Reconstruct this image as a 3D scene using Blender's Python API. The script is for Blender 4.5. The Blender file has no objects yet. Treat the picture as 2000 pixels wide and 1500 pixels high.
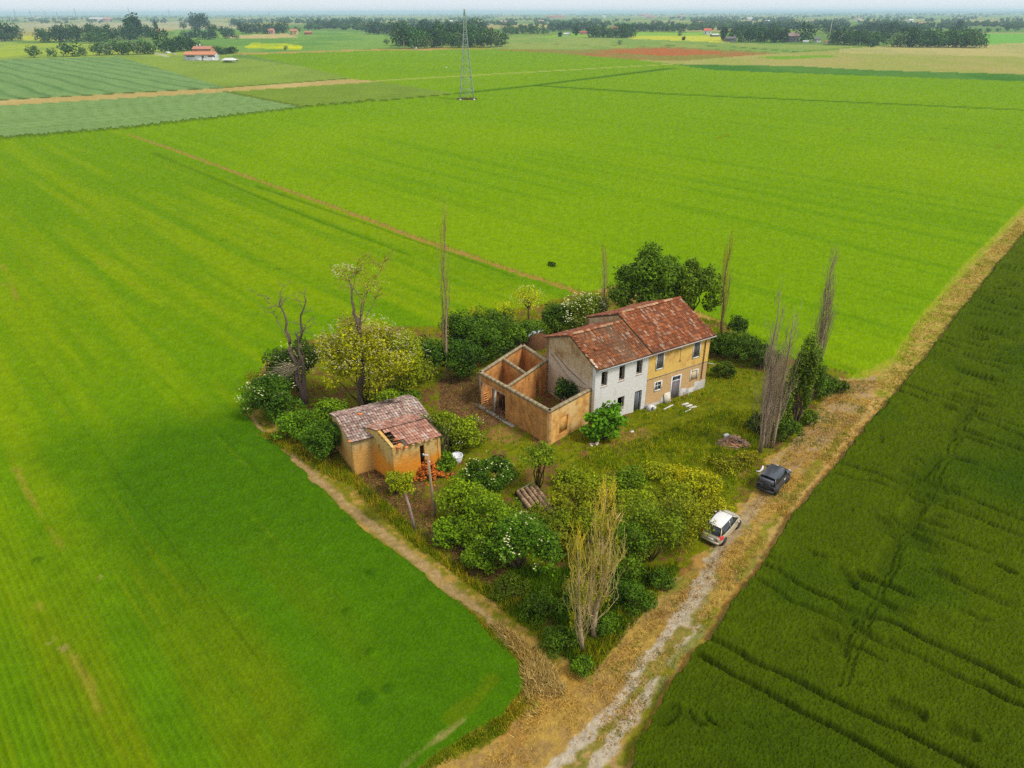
import bpy, math, random
import numpy as np
from mathutils import Vector, Matrix
R = math.radians
sc = bpy.context.scene
# ------------------------------------------------------------------ camera, sky, sun, exposure
CAMH, FPX, YHOR, ROLL = 35.0, 1400.0, 24.0, R(-0.14)
PITCH = math.atan((750 - YHOR) / FPX)
cd = bpy.data.cameras.new('camera'); cam = bpy.data.objects.new('camera', cd); sc.collection.objects.link(cam)
cam.location = (0, 0, CAMH)
cam.rotation_mode = 'QUATERNION'
cam.rotation_quaternion = (Matrix.Rotation(R(90) - PITCH, 4, 'X') @ Matrix.Rotation(ROLL, 4, 'Z')).to_quaternion()
cd.sensor_fit = 'HORIZONTAL'; cd.sensor_width = 36.0; cd.lens = 36.0 * FPX / 2000.0
cd.clip_start = 0.5; cd.clip_end = 60000.0
sc.camera = cam
SUN_EL, SUN_AZ = R(52), R(62)          # azimuth measured from +Y towards +X
world = bpy.data.worlds.new('World'); sc.world = world; world.use_nodes = True
nt = world.node_tree; nt.nodes.clear()
out = nt.nodes.new('ShaderNodeOutputWorld'); bg = nt.nodes.new('ShaderNodeBackground')
sky = nt.nodes.new('ShaderNodeTexSky'); sky.sky_type = 'NISHITA'; sky.sun_disc = False
sky.sun_elevation = SUN_EL; sky.sun_rotation = SUN_AZ; sky.air_density = 1.0; sky.dust_density = 3.0; sky.ozone_density = 1.0
veil = nt.nodes.new('ShaderNodeMix'); veil.data_type = 'RGBA'; veil.blend_type = 'MIX'
veil.inputs[0].default_value = 0.86
veil.inputs[7].default_value = (5.5, 5.75, 6.1, 1)      # thin even high cloud over the clear sky
nt.links.new(sky.outputs[0], veil.inputs[6]); nt.links.new(veil.outputs[2], bg.inputs[0])
bg.inputs[1].default_value = 0.086
nt.links.new(bg.outputs[0], out.inputs[0])
sl = bpy.data.lights.new('sun', 'SUN'); sl.energy = 1.5; sl.angle = R(14); sl.color = (1.0, 0.95, 0.86)
so = bpy.data.objects.new('sun', sl); sc.collection.objects.link(so)
sd = Vector((math.sin(SUN_AZ) * math.cos(SUN_EL), -math.cos(SUN_AZ) * math.cos(SUN_EL) * 1.0, math.sin(SUN_EL)))
so.rotation_mode = 'QUATERNION'; so.rotation_quaternion = sd.to_track_quat('Z', 'Y')
sky.sun_rotation = math.atan2(sd.x, sd.y)
sc.view_settings.view_transform = 'Standard'; sc.view_settings.look = 'None'
sc.view_settings.exposure = 1.0; sc.view_settings.gamma = 1.0; sc.view_settings.use_curve_mapping = False
sc.render.engine = 'CYCLES'
sc.cycles.max_bounces = 6; sc.cycles.volume_bounces = 1; sc.cycles.transparent_max_bounces = 6
sc.cycles.use_denoising = False

# ------------------------------------------------------------------ helpers
cP, sP = math.cos(PITCH), math.sin(PITCH)
def ray(x, y):
    u, v = x - 1000, 750 - y
    c, s = math.cos(ROLL), math.sin(ROLL)
    u, v = u * c - v * s, u * s + v * c
    return u, FPX * cP + v * sP, -FPX * sP + v * cP
def G(x, y, z=0.0):
    "the place on level z that the photograph shows at x, y"
    d = ray(x, y); t = (z - CAMH) / d[2]
    return d[0] * t, d[1] * t
def AT(x, y, Y):
    "the point at distance Y seen at x, y"
    d = ray(x, y); t = Y / d[1]
    return d[0] * t, Y, CAMH + d[2] * t
rng = np.random.default_rng(7)
rnd = random.Random(11)
def _l(c):
    c = c / 255.0
    return c / 12.92 if c <= 0.04045 else ((c + 0.055) / 1.055) ** 2.4
KH = 0.60
def S(r, g, b, k=KH): return np.array([_l(r) * k, _l(g) * k, _l(b) * k])

def _hash(ix, iy, seed):
    h = (ix.astype(np.int64) * 374761393 + iy.astype(np.int64) * 668265263 + seed * 974634777) & 0x7fffffff
    h = ((h ^ (h >> 13)) * 1274126177) & 0x7fffffff
    h = (h ^ (h >> 16)) & 0xffff
    return h / 65535.0
def vn(x, y, seed=0):
    ix, iy = np.floor(x), np.floor(y); fx, fy = x - ix, y - iy
    fx = fx * fx * (3 - 2 * fx); fy = fy * fy * (3 - 2 * fy)
    a = _hash(ix, iy, seed); b = _hash(ix + 1, iy, seed); c = _hash(ix, iy + 1, seed); d = _hash(ix + 1, iy + 1, seed)
    return (a * (1 - fx) + b * fx) * (1 - fy) + (c * (1 - fx) + d * fx) * fy
def fbm(x, y, seed=0, o=3):
    s = 0; a = 1; t = 0
    for i in range(o):
        s = s + a * vn(x * 2 ** i, y * 2 ** i, seed + i * 17); t += a; a *= 0.5
    return s / t
def inpoly(px, py, poly):
    r = np.zeros(px.shape, bool); n = len(poly)
    for i in range(n):
        x0, y0 = poly[i]; x1, y1 = poly[(i + 1) % n]
        if y0 == y1: continue
        c = ((y0 > py) != (y1 > py)) & (px < (x1 - x0) * (py - y0) / (y1 - y0) + x0)
        r ^= c
    return r
def dline(px, py, pts):
    d = np.full(px.shape, 1e9)
    for (x0, y0), (x1, y1) in zip(pts[:-1], pts[1:]):
        dx, dy = x1 - x0, y1 - y0; L = dx * dx + dy * dy + 1e-9
        t = np.clip(((px - x0) * dx + (py - y0) * dy) / L, 0, 1)
        d = np.minimum(d, np.hypot(px - x0 - t * dx, py - y0 - t * dy))
    return d
def W(*pts): return [G(*p) for p in pts]
def sm(x, a, b):
    t = np.clip((x - a) / (b - a), 0, 1); return t * t * (3 - 2 * t)
def lerp(a, b, t): return a * (1 - t[..., None]) + b * t[..., None]

def mesh(name, V, quads=None, tris=None, cols=None, mats=(), smooth=False, parent=None, loc=(0, 0, 0), rz=0.0, mi=None):
    m = bpy.data.meshes.new(name)
    V = np.asarray(V, np.float32).reshape(-1, 3)
    q = np.zeros((0, 4), np.int32) if quads is None else np.asarray(quads, np.int32).reshape(-1, 4)
    t = np.zeros((0, 3), np.int32) if tris is None else np.asarray(tris, np.int32).reshape(-1, 3)
    m.vertices.add(len(V)); m.vertices.foreach_set('co', V.ravel())
    li = np.concatenate([q.ravel(), t.ravel()])
    m.loops.add(len(li)); m.loops.foreach_set('vertex_index', li)
    ls = np.concatenate([np.arange(len(q)) * 4, len(q) * 4 + np.arange(len(t)) * 3]).astype(np.int32)
    m.polygons.add(len(ls)); m.polygons.foreach_set('loop_start', ls)
    if mi is not None: m.polygons.foreach_set('material_index', np.asarray(mi, np.int32))
    if smooth: m.polygons.foreach_set('use_smooth', np.ones(len(ls), bool))
    m.update(calc_edges=True)
    if cols is not None:
        a = m.color_attributes.new('Col', 'FLOAT_COLOR', 'POINT')
        c = np.ones((len(V), 4), np.float32); c[:, :3] = cols
        a.data.foreach_set('color', c.ravel())
    for x in (mats if isinstance(mats, (list, tuple)) else [mats]): m.materials.append(x)
    o = bpy.data.objects.new(name, m); sc.collection.objects.link(o)
    if parent: o.parent = parent
    o.location = loc; o.rotation_euler = (0, 0, rz)
    return o
class MB:
    "collects boxes, quads, tubes and leaves for one mesh"
    def __init__(s): s.V = []; s.Q = []; s.T = []; s.C = []; s.n = 0
    def add(s, V, Q=None, T=None, col=(1, 1, 1)):
        V = np.asarray(V, float).reshape(-1, 3)
        if Q is not None and len(Q): s.Q.append(np.asarray(Q, int).reshape(-1, 4) + s.n)
        if T is not None and len(T): s.T.append(np.asarray(T, int).reshape(-1, 3) + s.n)
        c = np.empty((len(V), 3)); c[:] = col; s.C.append(c)
        s.V.append(V); s.n += len(V); return s
    def quad(s, a, b, c, d, col=(1, 1, 1)): return s.add([a, b, c, d], [[0, 1, 2, 3]], col=col)
    def tri(s, a, b, c, col=(1, 1, 1)): return s.add([a, b, c], None, [[0, 1, 2]], col=col)
    def box(s, x0, x1, y0, y1, z0, z1, col=(1, 1, 1), M=None):
        V = np.array([(x, y, z) for z in (z0, z1) for y in (y0, y1) for x in (x0, x1)], float)
        if M is not None: V = np.array([tuple(M @ Vector(v)) for v in V])
        return s.add(V, [[0, 2, 3, 1], [4, 5, 7, 6], [0, 1, 5, 4], [2, 6, 7, 3], [0, 4, 6, 2], [1, 3, 7, 5]], col=col)
    def tube(s, pts, rad, n=4, col=(1, 1, 1), cap=True):
        P = np.asarray(pts, float); k = len(P); rad = np.broadcast_to(np.asarray(rad, float), (k,))
        D = np.gradient(P, axis=0); D /= np.linalg.norm(D, axis=1)[:, None] + 1e-9
        ref = np.array([0.31, 0.95, 0.05]) if abs(D[0][2]) > 0.6 else np.array([0, 0, 1.0])
        A = np.cross(D, ref); A /= np.linalg.norm(A, axis=1)[:, None] + 1e-9
        B = np.cross(D, A)
        an = np.arange(n) * 2 * math.pi / n
        V = (P[:, None] + rad[:, None, None] * (np.cos(an)[None, :, None] * A[:, None] + np.sin(an)[None, :, None] * B[:, None])).reshape(-1, 3)
        i = np.arange(k - 1)[:, None] * n; j = np.arange(n)[None]; j2 = (j + 1) % n
        Q = np.stack([i + j, i + j2, i + n + j2, i + n + j], -1).reshape(-1, 4)
        T = None
        if cap and n >= 3:
            T = [[0, x + 1, x] for x in range(1, n - 1)] + [[(k - 1) * n, (k - 1) * n + x, (k - 1) * n + x + 1] for x in range(1, n - 1)]
        return s.add(V, Q, T, col=col)
    def lathe(s, prof, n=16, col=(1, 1, 1), c=(0, 0, 0), M=None):
        V = np.array([(c[0] + r * math.cos(a * 2 * math.pi / n), c[1] + r * math.sin(a * 2 * math.pi / n), c[2] + z) for r, z in prof for a in range(n)])
        if M is not None: V = np.array([tuple(M @ Vector(v)) for v in V])
        Q = [[i * n + j, i * n + (j + 1) % n, (i + 1) * n + (j + 1) % n, (i + 1) * n + j] for i in range(len(prof) - 1) for j in range(n)]
        return s.add(V, Q, col=col)
    def build(s, name, mat, parent=None, loc=(0, 0, 0), rz=0.0, smooth=False):
        V = np.concatenate(s.V); Q = np.concatenate(s.Q) if s.Q else None; T = np.concatenate(s.T) if s.T else None
        return mesh(name, V, Q, T, np.concatenate(s.C), mat, smooth, parent, loc, rz)
def tag(o, label=None, cat=None, group=None, kind=None):
    if label: o['label'] = label
    if cat: o['category'] = cat
    if group: o['group'] = group
    if kind: o['kind'] = kind
    return o
def empty(name, loc, rz=0.0, label=None, cat=None, group=None):
    o = bpy.data.objects.new(name, None); sc.collection.objects.link(o)
    o.location = loc; o.rotation_euler = (0, 0, rz); o.empty_display_size = 0.3
    return tag(o, label, cat, group)

# ------------------------------------------------------------------ materials
def newmat(name):
    m = bpy.data.materials.new(name); m.use_nodes = True; n = m.node_tree
    n.nodes.clear(); o = n.nodes.new('ShaderNodeOutputMaterial'); b = n.nodes.new('ShaderNodeBsdfPrincipled')
    n.links.new(b.outputs[0], o.inputs[0]); return m, n, b
def vmat(name, rough=0.9, ns=3.0, amt=0.25, bump=0.0, bs=8.0, spec=0.2, trans=0.0):
    "colour comes from the mesh's own colours, broken up by noise"
    m, n, b = newmat(name)
    at = n.nodes.new('ShaderNodeAttribute'); at.attribute_name = 'Col'
    tc = n.nodes.new('ShaderNodeTexCoord'); no = n.nodes.new('ShaderNodeTexNoise'); no.inputs['Scale'].default_value = ns
    no.inputs['Detail'].default_value = 4; n.links.new(tc.outputs['Object'], no.inputs['Vector'])
    mr = n.nodes.new('ShaderNodeMapRange'); mr.inputs[3].default_value = 1 - amt; mr.inputs[4].default_value = 1 + amt
    mr.inputs[1].default_value = 0.25; mr.inputs[2].default_value = 0.75
    n.links.new(no.outputs[0], mr.inputs[0])
    mx = n.nodes.new('ShaderNodeVectorMath'); mx.operation = 'SCALE'
    n.links.new(at.outputs['Color'], mx.inputs[0]); n.links.new(mr.outputs[0], mx.inputs['Scale'])
    n.links.new(mx.outputs[0], b.inputs['Base Color'])
    b.inputs['Roughness'].default_value = rough; b.inputs['Specular IOR Level'].default_value = spec
    if bump:
        n2 = n.nodes.new('ShaderNodeTexNoise'); n2.inputs['Scale'].default_value = bs; n2.inputs['Detail'].default_value = 3
        n.links.new(tc.outputs['Object'], n2.inputs['Vector'])
        bp = n.nodes.new('ShaderNodeBump'); bp.inputs['Strength'].default_value = bump; bp.inputs['Distance'].default_value = 0.08
        n.links.new(n2.outputs[0], bp.inputs['Height']); n.links.new(bp.outputs[0], b.inputs['Normal'])
    if trans:
        tr = n.nodes.new('ShaderNodeBsdfTranslucent'); n.links.new(mx.outputs[0], tr.inputs[0])
        ms = n.nodes.new('ShaderNodeMixShader'); ms.inputs[0].default_value = trans
        n.links.new(b.outputs[0], ms.inputs[1]); n.links.new(tr.outputs[0], ms.inputs[2])
        n.links.new(ms.outputs[0], [x for x in n.nodes if x.type == 'OUTPUT_MATERIAL'][0].inputs[0])
    return m
def wallmat(name, c1, c2, mortar, plaster=None, pamt=0.5, stain=(0.35, 0.3, 0.24), samt=0.5, low=None, lowz=0.6, brick=True, edge=0.06, lsoft=.12):
    "brickwork with patches of render, long rain stains and an uneven lower coat"
    m, n, b = newmat(name); L = n.links.new; N = n.nodes.new
    tc = N('ShaderNodeTexCoord'); sp = N('ShaderNodeSeparateXYZ'); L(tc.outputs['Object'], sp.inputs[0])
    cb = N('ShaderNodeCombineXYZ'); L(sp.outputs[0], cb.inputs[0]); L(sp.outputs[2], cb.inputs[1]); L(sp.outputs[1], cb.inputs[2])
    br = N('ShaderNodeTexBrick'); L(cb.outputs[0], br.inputs[0])
    br.inputs['Color1'].default_value = (*c1, 1); br.inputs['Color2'].default_value = (*c2, 1); br.inputs['Mortar'].default_value = (*mortar, 1)
    br.inputs['Scale'].default_value = 1.0; br.inputs['Brick Width'].default_value = 0.29; br.inputs['Row Height'].default_value = 0.085
    br.inputs['Mortar Size'].default_value = 0.012; br.inputs['Bias'].default_value = -0.1
    col = br.outputs['Color']
    def noise(scale, sx=1, sz=1, det=5, seed=0):
        mp = N('ShaderNodeMapping'); mp.inputs['Scale'].default_value = (sx, sz, 1); mp.inputs['Location'].default_value = (seed, seed * 1.7, 0)
        L(cb.outputs[0], mp.inputs[0]); no = N('ShaderNodeTexNoise'); no.inputs['Scale'].default_value = scale; no.inputs['Detail'].default_value = det
        no.inputs['Roughness'].default_value = 0.62
        L(mp.outputs[0], no.inputs['Vector']); return no.outputs[0]
    def ramp(v, a, bb, hi=1.0):
        r = N('ShaderNodeMapRange'); r.interpolation_type = 'SMOOTHSTEP'
        r.inputs[1].default_value = a; r.inputs[2].default_value = bb; r.inputs[4].default_value = hi; L(v, r.inputs[0]); return r.outputs[0]
    def mix(a, bcol, f, mode='MIX'):
        x = N('ShaderNodeMix'); x.data_type = 'RGBA'; x.blend_type = mode
        if isinstance(f, float): x.inputs[0].default_value = f
        else: L(f, x.inputs[0])
        L(a, x.inputs[6])
        if isinstance(bcol, tuple): x.inputs[7].default_value = (*bcol, 1)
        else: L(bcol, x.inputs[7])
        return x.outputs[2]
    col = mix(col, tuple(0.5 * np.array(c1) + 0.5 * np.array(c2)), 0.35 if brick else 1.0)
    col = mix(col, ramp(noise(1.1, 1.3, .9, 8, 13), .3, .7, 1.0), .34, 'OVERLAY') if brick else col
    if plaster is not None:
        col = mix(col, tuple(plaster), ramp(noise(0.55, seed=3), 0.5 - (pamt - 0.5) - edge, 0.5 - (pamt - 0.5) + edge))
    if low is not None:
        a = N('ShaderNodeMath'); a.operation = 'MULTIPLY_ADD'; L(noise(0.9, 1, 0.5, seed=5), a.inputs[0]); a.inputs[1].default_value = -1.6 if lsoft < .2 else -3.0; L(sp.outputs[2], a.inputs[2])
        col = mix(col, tuple(low), ramp(a.outputs[0], lowz - 0.8 + lsoft, lowz - 0.8 - lsoft))
    col = mix(col, tuple(stain), ramp(noise(1.5, 1.6, 0.32, 6, 9), 0.52, 0.78, samt), 'MIX')
    col = mix(col, tuple(np.array(stain) * 0.6), ramp(noise(5.0, 1, 1, 6, 2), 0.58, 0.75, samt * 0.6), 'MIX')
    mo = N('ShaderNodeMapRange'); mo.inputs[1].default_value = .3; mo.inputs[2].default_value = .7; mo.inputs[3].default_value = 1 - .3 * samt; mo.inputs[4].default_value = 1 + .26 * samt; L(noise(3.4, 1, 1.8, 8, 21), mo.inputs[0])
    ms = N('ShaderNodeVectorMath'); ms.operation = 'SCALE'; L(col, ms.inputs[0]); L(mo.outputs[0], ms.inputs['Scale']); col = ms.outputs[0]
    L(col, b.inputs['Base Color']); b.inputs['Roughness'].default_value = 0.95; b.inputs['Specular IOR Level'].default_value = 0.1
    bp = N('ShaderNodeBump'); bp.inputs['Strength'].default_value = 0.5; bp.inputs['Distance'].default_value = 0.03
    L(noise(9.0, 1, 1, 6, 1), bp.inputs['Height']); L(bp.outputs[0], b.inputs['Normal'])
    return m
def plain(name, col, rough=0.6, metal=0.0, spec=0.5, coat=0.0):
    m, n, b = newmat(name); b.inputs['Base Color'].default_value = (*col, 1); b.inputs['Roughness'].default_value = rough
    b.inputs['Metallic'].default_value = metal; b.inputs['Specular IOR Level'].default_value = spec; b.inputs['Coat Weight'].default_value = coat
    no = n.nodes.new('ShaderNodeTexNoise'); no.inputs['Scale'].default_value = 6; tc = n.nodes.new('ShaderNodeTexCoord')
    n.links.new(tc.outputs['Object'], no.inputs['Vector'])
    mr = n.nodes.new('ShaderNodeMapRange'); mr.inputs[3].default_value = max(0, rough - 0.08); mr.inputs[4].default_value = min(1, rough + 0.12)
    n.links.new(no.outputs[0], mr.inputs[0]); n.links.new(mr.outputs[0], b.inputs['Roughness']); return m
M_ground = vmat('soil_and_grass', 1.0, 2.2, 0.22, 0.6, 14.0, 0.05)
M_crop = vmat('crop_leaves', 1.0, 0.8, 0.10, 0.0, 8, 0.0)
M_leaf = vmat('leaf', 0.7, 0.6, 0.10, 0, 8, 0.2, trans=0.22)
M_bark = vmat('bark', 0.95, 5, 0.3, 0.4, 14, 0.1)
M_grass = vmat('grass_blade', 0.8, 1.0, 0.15, 0, 8, 0.1, trans=0.2)
M_tile = vmat('roof_tile', 0.85, 9, 0.2, 0.2, 30, 0.25)
M_conc = vmat('concrete', 0.95, 3, 0.25, 0.3, 20, 0.15)
M_wood = vmat('old_wood', 0.85, 6, 0.25, 0.2, 20, 0.2)
M_dark = plain('dark_inside', (0.012, 0.011, 0.010), 0.9)
M_glass = plain('window_glass', (0.03, 0.04, 0.05), 0.12, 0, 0.8)
M_white = plain('white_paint', (0.72, 0.70, 0.66), 0.6)
M_steel = vmat('galvanised_steel', 0.5, 4, 0.1, 0, 8, 0.5)

# ------------------------------------------------------------------ land: one sheet of terrain split by what grows on it
def dip(X, Y):   # the ground falls a little towards the foot of the farmhouse front
    return -0.33 * np.exp(-(((X - 15.5) * 0.85 + (Y - 61.6) * 0.52) ** 2) / 60 - (((X - 15.5) * -0.52 + (Y - 61.6) * 0.85) ** 2) / 14)
# rows of the sheet get coarser with distance
ys = []
Y = 18.0
while Y < 16000:
    ys.append(Y)
    pix = (Y * Y + CAMH * CAMH) / (CAMH * 717.0)
    Y += max(0.07, pix * (1.12 if Y < 160 else 1.0 if Y < 400 else 0.7))
ys = np.array(ys)
NC = 980
tt = np.linspace(-1, 1, NC)
hw = 0.714 * (0.888 * ys + 16.1) * 1.10 + 2.5
GX = tt[None, :] * hw[:, None]; GY = np.repeat(ys[:, None], NC, 1)
cell = np.repeat(np.gradient(ys)[:, None], NC, 1)
rr = rng.random(GX.shape); r2 = rng.random(GX.shape)
# ragged borders: look-up positions are shifted by noise
amp = 0.28 + 0.0006 * np.clip(GY, 0, 1500)
JX = GX + (fbm(GX * 0.9, GY * 0.9, 3) - 0.5) * 2 * amp
JY = GY + (fbm(GX * 0.9, GY * 0.9, 8) - 0.5) * 2 * amp
def P(*pts): return inpoly(JX, JY, W(*pts))

yard = [(478, 812), (497, 742), (535, 695), (600, 668), (700, 640), (800, 640), (858, 640), (945, 612), (1040, 600), (1090, 585), (1145, 572), (1200, 560), (1300, 585), (1400, 625), (1445, 650), (1500, 690), (1625, 722),
        (1672, 735), (1740, 700), (1800, 615), (1880, 520), (2003, 400), (2300, 60), (2300, 240), (2005, 452), (1895, 585), (1800, 712), (1700, 832), (1620, 930), (1560, 1002), (1500, 1090), (1480, 1122), (1380, 1258), (1330, 1315), (1240, 1470), (1225, 1560), (760, 1560),
        (900, 1440), (985, 1400), (1022, 1345), (1010, 1290), (960, 1250), (900, 1183), (800, 1102), (700, 1032), (600, 930), (520, 850)]
c_yard = P(*yard)
path = W((252, 264), (330, 290), (480, 345), (600, 387), (720, 430), (810, 465), (900, 495), (1000, 530), (1080, 555), (1150, 580))
dpath = dline(JX, JY, path)
c_path = (dpath < 0.55 + 0.35 * fbm(GX * 0.35, GY * 0.35, 5)) & ~c_yard
c_wheat = P((1225, 1560), (1240, 1470), (1330, 1315), (1380, 1258), (1480, 1122), (1500, 1090), (1560, 1002), (1620, 930), (1700, 832), (1800, 712), (1895, 585), (2005, 452), (2300, 240), (2900, 240), (3500, 900), (3200, 2000), (1225, 2000)) & ~c_yard
c_green = P((-900, 345), (0, 275), (250, 253), (600, 211), (890, 184), (745, 160), (690, 156), (590, 130), (480, 107), (700, 100), (960, 97), (1080, 104), (1240, 117), (1400, 138), (2000, 160), (2600, 175), (2300, 260), (2003, 400), (1740, 700), (1672, 735), (1500, 690), (1225, 1560), (1225, 2200), (-1800, 2200), (-1800, 500))
c_green &= ~c_yard & ~c_path & ~c_wheat
# --- crop height and colour: the young green field
Z = np.zeros(GX.shape); C = np.zeros(GX.shape + (3,))
Z += dip(GX, GY)
white = rr - 0.5
def dirvec(a, b):
    (x0, y0), (x1, y1) = G(*a), G(*b); d = math.hypot(x1 - x0, y1 - y0); return (x1 - x0) / d, (y1 - y0) / d
rd = dirvec((320, 1167), (450, 1360))          # drill rows of the near field
al = GX * rd[0] + GY * rd[1]; ac = -GX * rd[1] + GY * rd[0]
rd2 = dirvec((480, 345), (1000, 530))
al2 = GX * rd2[0] + GY * rd2[1]; ac2 = -GX * rd2[1] + GY * rd2[0]
yl = S(134, 162, 2); dg = S(78, 121, 1); mg = S(110, 150, 0); ng = S(126, 163, 0); ol = S(116, 138, 3)
big = fbm(GX / 34, GY / 34, 21, 4); med = fbm(GX / 6, GY / 6, 22, 4)
streak = fbm(ac / 2.2, al / 60, 23, 4); streak2 = fbm(ac2 / 2.4, al2 / 70, 24, 4)
north = inpoly(GX, GY, W((252, 264), (720, 430), (1150, 580), (1300, 600), (1740, 740), (2300, 60), (1300, 90), (700, 90)))
gc = lerp(mg, yl, sm(streak * 0.6 + big * 0.4, 0.38, 0.66))
# the strip along the farmyard is lusher
dy = dline(GX, GY, W((480, 812), (700, 1032), (960, 1250), (1010, 1330)))
lush = np.clip(1 - (dy - 4 + 7 * (med - 0.5)) / 19, 0, 1) * np.clip((66 - GY) / 14, 0, 1)
gc = lerp(gc, dg, sm(lush, 0.05, 0.6))
near = np.clip((44 - GY) / 14, 0, 1) * np.clip((-6 - GX) / 8, 0, 1)
gc = lerp(gc, lerp(ol, S(92, 136, 3), sm(streak, 0.35, 0.62)), near * 0.75)
gn = lerp(ng, S(112, 153, 0), sm(streak2, 0.46, 0.72))
gn = lerp(gn, S(142, 172, 2), sm(fbm(GX / 60, GY / 60, 31), 0.5, 0.8) * 0.6)
gc = np.where(north[..., None], gn, gc)
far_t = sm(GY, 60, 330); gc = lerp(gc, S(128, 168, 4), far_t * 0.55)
# yellow thin streaks that follow the rows
ye = sm(fbm(ac / 1.1, al / 22, 41, 3), 0.68, 0.80) * sm(fbm(GX / 20, GY / 20, 42), 0.42, 0.60) * (GX < -14)
gc = lerp(gc, S(160, 162, 20), ye * 0.15)
for a, b, w in (((80, 1187), (250, 1483), 0.30), ((20, 900), (120, 1080), 0.30), ((150, 480), (260, 560), 0.22), ((5, 520), (40, 600), 0.4)):
    d = dline(JX, JY, W(a, b)); gc = lerp(gc, S(160, 150, 50), sm(d, w * 1.6, 0.0) * (0.1 + 0.6 * sm(med, 0.42, 0.62)))
for a, w in (((1015, 1385), .5), ((1160, 1434), .0), ((105, 1252), .35), ((122, 1275), .45), ((198, 1133), .3), ((0, 560), .8)):
    if w:
        x, y = G(*a); gc = lerp(gc, S(176, 160, 90), .8 * sm(np.hypot(JX - x, (JY - y)), w * 1.2, w * 0.2) * sm(fbm(GX * 2.4, GY * 2.4, 6), .35, .6))
for a, w in (((75, 1100), .5), ((745, 1082), .35), ((725, 1128), .5), ((680, 1200), .5), ((765, 1350), .5), ((722, 1370), .7), ((727, 1276), .4), ((436, 472), .8), ((546, 528), .8), ((1078, 520), .9), ((640, 450), 0)):
    if w:
        x, y = G(*a); k = sm(np.hypot(JX - x, JY - y), w, w * 0.3); gc = lerp(gc, S(45, 92, 6), k * 0.45); Z += np.where(c_green, k * 0.18, 0)
tr = dline(JX, JY, W((790, 1502), (835, 1465), (880, 1425), (905, 1408)))
gc = lerp(gc, S(178, 156, 96), sm(tr, 0.28, 0.05) * sm(med, 0.3, 0.5))
tr = dline(JX, JY, W((880, 1410), (950, 1345), (965, 1330))); gc = lerp(gc, S(112, 128, 6), sm(tr, 0.7, 0.2) * 0.5)
rows = np.cos(ac / 0.42 * 2 * math.pi) * np.clip(1.5 - cell / 0.14, 0, 1)
rowk = np.where(north, 0, 1) * (1 - 0.75 * np.clip(lush * 1.5, 0, 1))
track = sm(np.abs(((ac + 400) % 9.0) - 4.5), 0.16, 0.03) * sm(fbm(al / 14, ac / 9, 61), 0.4, 0.55)
track2 = sm(np.abs(((ac2 + 400) % 11.0) - 5.5), 0.35, 0.05) * sm(fbm(al2 / 30, ac2 / 12, 62), 0.42, 0.6)
tk = np.where(north, track2, track)
gz = 0.22 + rows * rowk * 0.055 + white * 0.11 * np.clip(cell / 0.12, 0.7, 1.15) + (med - 0.5) * 0.12 - tk * 0.07
gc = gc * (1 + (0.20 + 0.16 * np.clip(lush, 0, 1)[..., None]) * white[..., None] + 0.10 * (rows * rowk)[..., None] - 0.08 * tk[..., None] + 0.22 * (fbm(GX * 1.6, GY * 1.6, 71)[..., None] - 0.5))
for pts, w in ((((1050, 168), (1300, 184), (2050, 218)), 1.2), (((890, 184), (1040, 168), (1310, 134)), 1.6), (((300, 300), (600, 425), (800, 500)), .3), ((0, 0),) * 0 or (((500, 365), (720, 440), (1000, 541)), .35)):
    d = dline(GX, GY, W(*pts)); k = sm(d, np.maximum(w * 1.3, cell * .9), np.minimum(w * .5, cell * .2)); gc = lerp(gc, S(50, 100, 8), k * (0.75 if w > 1 else .4)); gz = gz - k * 0.1
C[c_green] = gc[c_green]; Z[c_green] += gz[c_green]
# --- tall wheat on the far side of the track, with tramlines and flattened patches
tram = [[(1640, 918), (1760, 952), (1880, 984), (2000, 1032), (2200, 1100)], [(1628, 938), (1720, 956), (1780, 982), (1860, 1008), (1968, 1052), (2200, 1150)],
        [(1496, 1116), (1560, 1156), (1640, 1196), (1740, 1232), (1880, 1300), (2000, 1356), (2200, 1450)], [(1476, 1140), (1540, 1188), (1620, 1220), (1680, 1252), (1760, 1284), (1860, 1332), (2000, 1400), (2200, 1500)],
        [(1380, 1258), (1480, 1308), (1560, 1348), (1656, 1400), (1760, 1448), (1860, 1500), (2000, 1570)], [(1362, 1292), (1464, 1352), (1532, 1388), (1640, 1444), (1740, 1500), (1900, 1590)],
        [(1756, 758), (1817, 780), (1873, 797), (1907, 820), (2000, 847), (2200, 900)], [(1748, 773), (1807, 793), (1860, 808), (1940, 840), (2000, 865), (2200, 930)],
        [(1833, 667), (1907, 683), (2000, 700), (2200, 730)], [(1827, 675), (1867, 687), (2000, 716), (2200, 750)],
        [(1900, 580), (1933, 594), (2000, 607), (2200, 630)], [(1893, 588), (1940, 602), (2000, 617), (2200, 645)], [(1938, 522), (2000, 534), (2200, 560)], [(1933, 529), (2000, 541), (2200, 570)]]
wz = np.full(GX.shape, 0.72); wc = lerp(S(66, 88, 1), S(85, 102, 2), sm(big, 0.35, 0.65))
wc = lerp(wc, S(50, 82, 2), sm(fbm(GX / 12, GY / 12, 81), 0.55, 0.75) * 0.6)
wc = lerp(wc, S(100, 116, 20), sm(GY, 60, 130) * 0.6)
wx = GX + (fbm(GX / 1.5, GY / 1.5, 91) - 0.5) * 0.45; wy = GY + (fbm(GX / 1.5, GY / 1.5, 92) - 0.5) * 0.45
grove = np.zeros(GX.shape)
for t_ in tram:
    d = dline(wx, wy, W(*t_)); grove = np.maximum(grove, sm(d, 0.30, 0.08) * (0.55 + 0.45 * sm(med, 0.35, 0.55)))
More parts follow.
